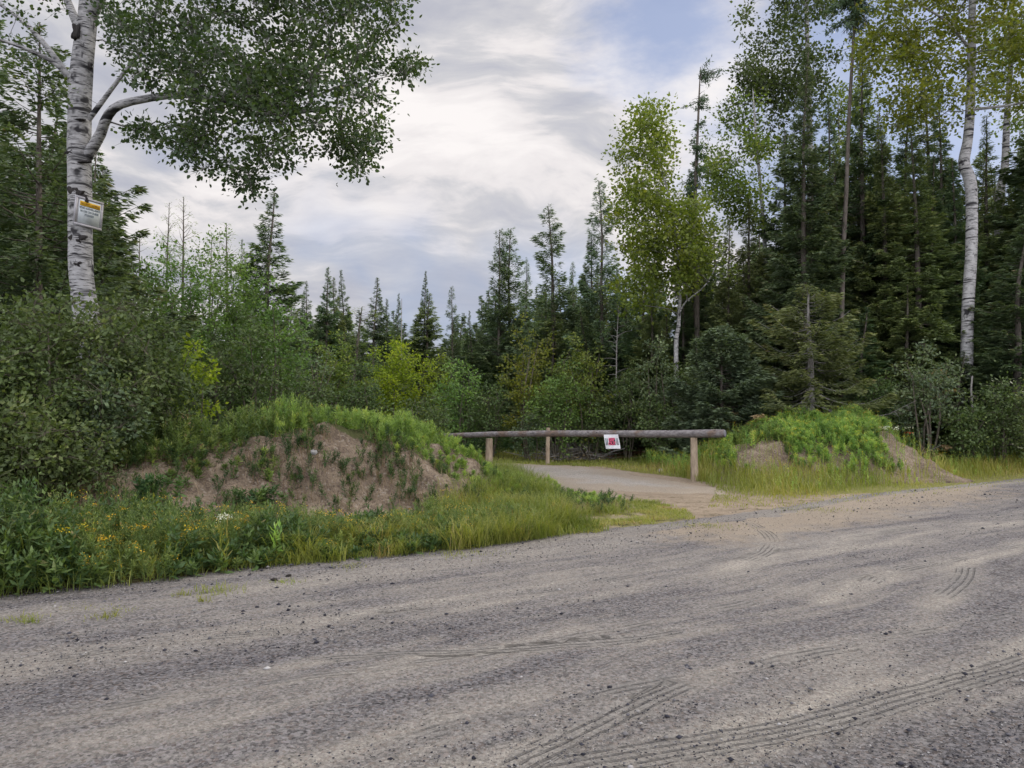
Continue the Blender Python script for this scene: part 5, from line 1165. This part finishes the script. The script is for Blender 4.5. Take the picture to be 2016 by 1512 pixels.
aspen('white_aspen', 205, [R1, path([(1911, 215), (1950, 212), (2000, 205), (2060, 190)], 22, 21, 0.05, 0.02), path([(1913, 100), (1860, 40), (1800, 0), (1760, -60)], 22, 21.4, 0.05, 0.015)],
      [([(1745, -150), (2140, -150), (2100, 190), (1990, 215), (1905, 195), (1870, 232), (1810, 228), (1795, 150), (1740, 110)], 330, 2.0), ([(1690, 40), (1790, 60), (1810, 260), (1760, 240), (1700, 170)], 55, 1.4)], 'tall aspen with a bright white kinked trunk and yellow-green crown at the right', [M['birch_bark'], M['aspen_lit']], 0.118, 0.19, 60, 22, trunk_sides=18)
aspen('white_aspen', 206, [path([(1972, 870), (1970, 600), (1968, 400), (1978, 330), (1982, 240), (1990, 120), (1995, -60)], 27, 27, 0.20, 0.06, base_z(1972, 27))],
      [([(1930, 60), (2140, -60), (2140, 330), (2020, 330), (1960, 250)], 120, 1.8)], 'second white-trunked aspen half hidden at the right edge of the view', [M['birch_bark'], M['aspen_mid']], 0.13, 0.22, 55, 27, trunk_sides=12)

# ------------------------------------------------------------------ shrubs and saplings
def shrub(name, px, ytop, hw, d, mt, label, seed, ncl=70, nleaf=26, ls=0.075, stems=5, cat='shrub', z=None, lowf=0.1, wide=0.6, sigk=0.13, cone=0.0, group=None, round_=False):
    rg = R(seed); p = at(px, 800, d); g = float(H(p[0], p[1])); hgt = at(px, ytop, d)[2] - g; r = hw * d / F
    c = ellipsoid(rg, ncl, (0, 0, hgt * (0.55 + lowf * .2)), (r, r * 0.9, hgt * 0.45), 0.42)
    if cone: c[:, :2] *= (1 - cone * np.clip(c[:, 2:3] / hgt - 0.35, 0, 1))
    c += rg.normal(size=c.shape) * 0.08 * r
    st = []
    for i in range(stems):
        a = rg.rand() * 6.28; k = 0.25 * r; e = rg.normal(size=2) * 0.30 * r
        st.append([[math.cos(a) * k * .3, math.sin(a) * k * .3, -0.1, 0.012 + 0.007 * hgt], [math.cos(a) * k + e[0] * .4, math.sin(a) * k + e[1] * .4, hgt * 0.4, 0.009 + 0.004 * hgt], [e[0], e[1], hgt * (0.7 + 0.15 * rg.rand()), 0.006]])
    o = leafy(name, seed, st, c, [M['twig'], M[mt]], nleaf=int(nleaf * 1.5), lsize=ls * 1.15, sig=sigk * (0.55 + 0.35 * r), sub=1, trunk_sides=5, wide=wide, rscale=0.0025, round_=round_)
    return put(o, p[0], p[1], g - 0.03, label=label, cat=cat, group=group)
shrub('shrub', 120, 575, 190, 9.6, 'bush_dark', 'large dark broad-leaved shrub in front of the foot of the big aspen', 301, 230, 44, 0.062, 9, wide=0.6, sigk=0.14)
shrub('shrub', -30, 690, 150, 8.9, 'bush_dark', 'dark shrub at the left edge of the view below the big spruces', 302, 150, 44, 0.062, 7, sigk=0.15)
shrub('shrub', 285, 640, 105, 10.9, 'bush_dark', 'dark leafy shrub right of the big aspen on the crest of the bank', 303, 120, 40, 0.065, 7)
shrub('shrub', 60, 800, 130, 8.4, 'bush_dark', 'low dark shrub spilling over the left end of the dirt bank', 304, 110, 40, 0.06, 6)
shrub('shrub', 230, 500, 110, 16, 'bush_dark', 'tall dark shrub behind the trunk of the big aspen', 305, 120, 30, 0.09, 7)
shrub('shrub', 330, 470, 90, 18, 'bush_olive', 'olive shrub under the spindly larch pair', 306, 160, 32, 0.085, 7)
shrub('shrub', 428, 460, 96, 19.5, 'bush_olive', 'broad olive shrub under the larch with upturned twigs', 307, 190, 32, 0.085, 7)
shrub('shrub', 522, 555, 84, 20, 'bush_olive', 'rounded olive shrub below the tall shaggy spruce', 308, 160, 32, 0.085, 7)
shrub('sapling', 378, 655, 38, 14.0, 'bush_yellow', 'yellow-leaved sapling on the left above the dirt bank', 309, 40, 26, 0.085, 3, cat='sapling')
shrub('shrub', 470, 620, 98, 16.5, 'bush_dark', 'dark shrub right of the yellow-leaved sapling', 310, 120, 30, 0.08, 7)
shrub('shrub', 612, 640, 52, 23, 'bush_grey', 'twiggy grey-green shrub behind the crest of the bank', 311, 60, 18, 0.075, 8)
shrub('shrub', 655, 668, 50, 24, 'aspen_mid', 'fresh green bush left of the bright yellow bush', 312, 80, 30, 0.085, 5)
shrub('shrub', 772, 662, 56, 25, 'bush_yellow', 'bright yellow-green bush in the middle distance left of the gate', 313, 120, 36, 0.09, 5)
shrub('shrub', 850, 706, 36, 25, 'bush_yellow', 'smaller yellowish bush right of the bright yellow one', 314, 50, 24, 0.085, 4)
shrub('shrub', 905, 715, 55, 24.5, 'bush_olive', 'olive bush above the far thin end of the log', 315, 90, 28, 0.08, 6)
shrub('shrub', 965, 740, 50, 24, 'bush_dark', 'dark bush directly above the stout left post', 316, 80, 28, 0.08, 6)
shrub('sapling', 1038, 622, 52, 23.5, 'aspen_lit', 'yellow-green aspen sapling above the middle of the log', 317, 75, 26, 0.09, 4, cat='sapling')
shrub('shrub', 1148, 655, 62, 23, 'aspen_mid', 'green bush right of the yellow-green sapling', 318, 95, 28, 0.085, 6)
shrub('shrub', 1098, 715, 66, 22.6, 'bush_olive', 'olive bush low over the middle of the log', 319, 95, 30, 0.08, 6)
shrub('shrub', 1050, 808, 40, 22.6, 'bush_grey', 'low pale grey-green bush just behind the log', 320, 45, 26, 0.07, 5)
shrub('shrub', 1165, 775, 55, 22.8, 'bush_dark', 'low dark bush behind the KEEP OUT sheet', 321, 70, 30, 0.08, 6)
shrub('sapling', 1300, 660, 42, 21.8, 'bush_grey', 'pale green sapling in the shade under the yellow-green aspen', 322, 50, 24, 0.08, 3, cat='sapling')
shrub('shrub', 1235, 730, 55, 23, 'bush_dark', 'dark bush left of the pale green sapling', 323, 80, 30, 0.08, 6)
shrub('shrub', 1340, 700, 48, 22.4, 'bush_dark', 'dark shrub hiding the foot of the yellow-green aspen', 334, 80, 30, 0.08, 6)
shrub('shrub', 1300, 790, 50, 21.5, 'bush_dark', 'low dark bush above the right half of the log', 324, 70, 28, 0.08, 6)
shrub('shrub', 1822, 672, 62, 19.6, 'bush_grey', 'tall pale-leaved shrub right of the mound under the grey-trunked spruce', 325, 90, 22, 0.085, 6)
shrub('shrub', 1965, 745, 60, 19.5, 'bush_dark', 'dark shrub at the right edge of the forest beside the road', 326, 90, 28, 0.08, 6)
shrub('shrub', 1900, 800, 50, 19.3, 'bush_dark', 'low dark shrub beyond the bare right slope of the mound', 327, 70, 28, 0.08, 6)
shrub('shrub', 1740, 740, 60, 21, 'bush_dark', 'dark shrub behind the top of the right mound', 328, 80, 28, 0.08, 6)
shrub('shrub', 715, 720, 55, 20, 'bush_dark', 'dark bush just behind the crest of the dirt bank', 329, 80, 28, 0.075, 6)
shrub('shrub', 600, 735, 60, 17.5, 'bush_dark', 'shadowed bush behind the peak of the dirt bank', 330, 80, 28, 0.075, 6)
shrub('shrub', 830, 770, 60, 20.5, 'bush_dark', 'low dark bush behind the right shoulder of the dirt bank', 331, 80, 28, 0.075, 6)
shrub('shrub', 2070, 700, 80, 18.5, 'bush_dark', 'dark shrub cut by the right edge of the view', 332, 80, 28, 0.08, 6)
shrub('shrub', 180, 720, 90, 9.3, 'bush_grey', 'grey-green shrub wrapped round the foot of the big aspen', 333, 70, 30, 0.06, 6)

# ------------------------------------------------------------------ plants one can tell apart
def plant(name, px, d, h, label, seed, z=None, mi='weed', n=1, sp=0.05, cat='plant', flower=None, **k):
    rg = R(seed); p = at(px, 850, d); g = float(H(p[0], p[1])) if z is None else z; o = empty(name, (p[0], p[1], g - 0.01)); tag(o, label, cat)
    mb = MB(); B = rg.normal(size=(n, 3)) * [sp, sp, 0]; f = dict(flower=1.0, fmi=1) if flower else {}
    herbs(mb, B, h * (0.75 + 0.35 * rg.rand(n)) if n > 1 else h, rg, mi=0, **k)
    mb.build('foliage', M[mi], o)
    if flower:
        mb = MB(); c = B + [0, 0, h * 0.95]; fn, fr, fs = flower[1:]; P = (c[:, None] + rg.normal(size=(n, fn, 3)) * np.array([fr, fr, fr * .5])).reshape(-1, 3)
        cards(mb, P, rg.normal(size=P.shape) * [1, 1, .4], fs, fs, rg, rg.rand(len(P)), 0, 0.1, np.array([0, 0, 1.]), 0.5); mb.build('flower_head', M[flower[0]], o)
    return o
plant('fireweed', 565, 11.4, 0.62, 'tall feathery green plant standing up on the peak of the dirt bank', 401, mi='weed_bright', n=3, sp=0.06, k=60, leaf=0.16, lw=0.02, elev=0.7, taper=0.7, branch=1, lean=0.1)
plant('fireweed', 722, 11.9, 0.50, 'slim upright plant on the bank crest right of the tall feathery one', 402, mi='weed_bright', n=1, k=50, leaf=0.10, lw=0.016, elev=0.6, taper=0.7, branch=1)
plant('milkweed', 28, 6.75, 0.62, 'broad-leaved plant with paired pale leaves at the bottom left beside the road', 403, mi='bush_grey', n=1, k=18, leaf=0.20, lw=0.075, elev=0.35, taper=0.5, whorl=2, lean=0.05)
plant('milkweed', 85, 6.9, 0.42, 'drooping broad-leaved plant right of the one with paired pale leaves', 404, mi='bush_grey', n=2, k=14, leaf=0.20, lw=0.07, elev=-0.2, taper=0.4, whorl=2, lean=0.4)
plant('tall_weed', 442, 7.3, 0.58, 'pale upright weed with a cream flower head at the road edge', 405, mi='grass', n=4, sp=0.02, k=16, leaf=0.14, lw=0.02, elev=1.1, taper=0.5, lean=0.08, flower=('flower_white', 30, 0.03, 0.014))
plant('tall_weed', 545, 7.75, 0.36, 'bright green lance-leaved weed at the road edge', 406, mi='weed_bright', n=3, sp=0.04, k=16, leaf=0.16, lw=0.04, elev=0.8, taper=0.5)
plant('goldenrod', 150, 6.95, 0.52, 'goldenrod with the brightest yellow head at the left of the verge', 407, n=3, sp=0.07, k=30, leaf=0.09, lw=0.014, elev=0.5, flower=('flower', 26, 0.04, 0.016))
plant('goldenrod', 212, 7.0, 0.42, 'goldenrod with low yellow heads, second from the left of the verge', 408, n=3, sp=0.05, k=30, leaf=0.09, lw=0.014, elev=0.5, flower=('flower', 20, 0.03, 0.015))
plant('goldenrod', 285, 7.2, 0.50, 'goldenrod with two stacked yellow heads, third from the left of the verge', 409, n=2, sp=0.04, k=30, leaf=0.09, lw=0.014, elev=0.5, flower=('flower', 22, 0.03, 0.015))
plant('goldenrod', 374, 7.35, 0.45, 'goldenrod with a flat yellow head left of the cream-flowered weed', 410, n=2, sp=0.04, k=30, leaf=0.09, lw=0.014, elev=0.5, flower=('flower', 22, 0.035, 0.015))
plant('leafy_bush', 250, 8.0, 0.62, 'bright green large-leaved bushy plant in the middle of the left verge', 411, mi='aspen_mid', n=16, sp=0.28, k=18, leaf=0.15, lw=0.06, elev=0.5, branch=2)
plant('leafy_clump', 520, 9.6, 0.26, 'dark leafy clump rooted in the middle of the bare bank face', 412, mi='weed_dark', n=16, sp=0.16, k=18, leaf=0.12, lw=0.05, elev=0.3, branch=2)
plant('leafy_clump', 300, 9.0, 0.30, 'dark green clump hanging in the gully on the left of the bank face', 413, mi='weed_dark', n=14, sp=0.14, k=18, leaf=0.12, lw=0.05, elev=0.3, branch=2)
plant('leafy_clump', 595, 9.0, 0.34, 'small dark broad-leaved plant at the foot of the bank face', 414, mi='weed_dark', n=3, sp=0.04, k=14, leaf=0.12, lw=0.06, elev=0.2)
plant('red_plant', 765, 9.1, 0.30, 'rust-red seeding dock among the verge grass', 415, mi='dry', n=4, sp=0.06, k=30, leaf=0.05, lw=0.02, elev=0.9)
plant('mullein', 1444, 16.9, 0.72, 'pale yellow-green spike plant just right of the thick log end', 416, mi='weed_bright', n=2, sp=0.05, k=34, leaf=0.17, lw=0.06, elev=0.7, taper=0.75)
plant('mullein', 1478, 17.3, 0.45, 'shorter spike plant right of the first one by the log end', 417, mi='weed_bright', n=2, sp=0.08, k=30, leaf=0.14, lw=0.05, elev=0.6, taper=0.7)
plant('orange_flower_plant', 1790, 18.0, 0.42, 'plant with an orange-red flower on the back of the right mound', 418, n=2, sp=0.04, k=24, leaf=0.1, lw=0.02, elev=0.6, flower=('flower_red', 12, 0.03, 0.03))
plant('red_flower_plant', 1700, 18.6, 0.42, 'plant with a single red flower on the crest of the right mound', 419, n=1, sp=0.04, k=24, leaf=0.1, lw=0.02, elev=0.6, flower=('flower_red', 8, 0.02, 0.03))
plant('white_flower_plant', 1752, 17.6, 0.36, 'cluster of cream flower heads on the right mound', 420, n=8, sp=0.22, k=24, leaf=0.09, lw=0.016, elev=0.6, flower=('flower_white', 14, 0.05, 0.028))

def tuft(px, py, r_, h, n, label, seed, col_=0.4):
    rg = R(seed); g = gnd(px, py); o = empty('grass_tuft', (g[0], g[1], 0.0)); tag(o, label, 'grass tuft'); mb = MB()
    B = rg.normal(size=(n, 3)) * [r_, r_ * .6, 0]; B[:, 2] = 0.004; blades(mb, B, h * (0.4 + 0.8 * rg.rand(n)), 0.005, 1.0, rg, col_ + 0.3 * rg.rand(n)); mb.build('blades', M['grass'], o)
for i, (px, py, r_, h, n, lb) in enumerate([(357, 1178, 0.05, 0.08, 40, 'small green tuft on the shoulder left of the largest one'), (425, 1170, 0.12, 0.09, 130, 'largest spread-out tuft on the road shoulder'),
        (402, 1188, 0.04, 0.07, 40, 'tuft just below the largest one on the shoulder'), (562, 1150, 0.10, 0.05, 90, 'flat tuft on the shoulder right of the flat twig'), (30, 1225, 0.09, 0.05, 80, 'flat yellowish tuft nearest the left edge'),
        (57, 1232, 0.04, 0.08, 50, 'upright tuft nearest the left edge'), (205, 1220, 0.07, 0.06, 70, 'tuft between the two at the left edge and the wide low mat'), (160, 1203, 0.16, 0.03, 110, 'thin wide low mat of grass below the dark shrubs'),
        (250, 1205, 0.10, 0.035, 70, 'thin low mat right of the wide one'), (900, 1094, 0.20, 0.05, 150, 'low mat of grass at the end of the verge'), (1385, 1037, 0.26, 0.05, 190, 'low green mat on the sandy corner of the driveway'),
        (1200, 1012, 0.10, 0.20, 170, 'bright tuft standing out of the low grass patch'), (1600, 1005, 0.35, 0.05, 200, 'thin low mat at the sandy edge right of the driveway'), (690, 1118, 0.12, 0.05, 80, 'low tuft below the middle of the verge')]): tuft(px, py, r_, h, n, lb, 500 + i)
# dark clods and a twig on the shoulder
M['clod'] = m_stone('dark_clod', (0.03, 0.026, 0.024), (0.08, 0.07, 0.06))
stone('clod', 540, 1146, 0.07, 'dark clod on the shoulder, larger of two', M['clod'], 21, flat=0.5)['category'] = 'clod'
stone('clod', 568, 1137, 0.06, 'dark clod beside the flat tuft, smaller of two', M['clod'], 22, flat=0.5)['category'] = 'clod'
mb = MB(); a_, b_ = gnd(340, 1189), gnd(390, 1189); frusta(mb, [a_ + [0, 0, .012], (a_ + b_) / 2 + [0, .01, .014]], [(a_ + b_) / 2 + [0, .01, .014], b_ + [0, 0, .012]], [0.006, 0.005], [0.005, 0.003], 5)
tag(mb.build('twig', M['bark']), 'short dark twig lying on the road shoulder', 'twig')
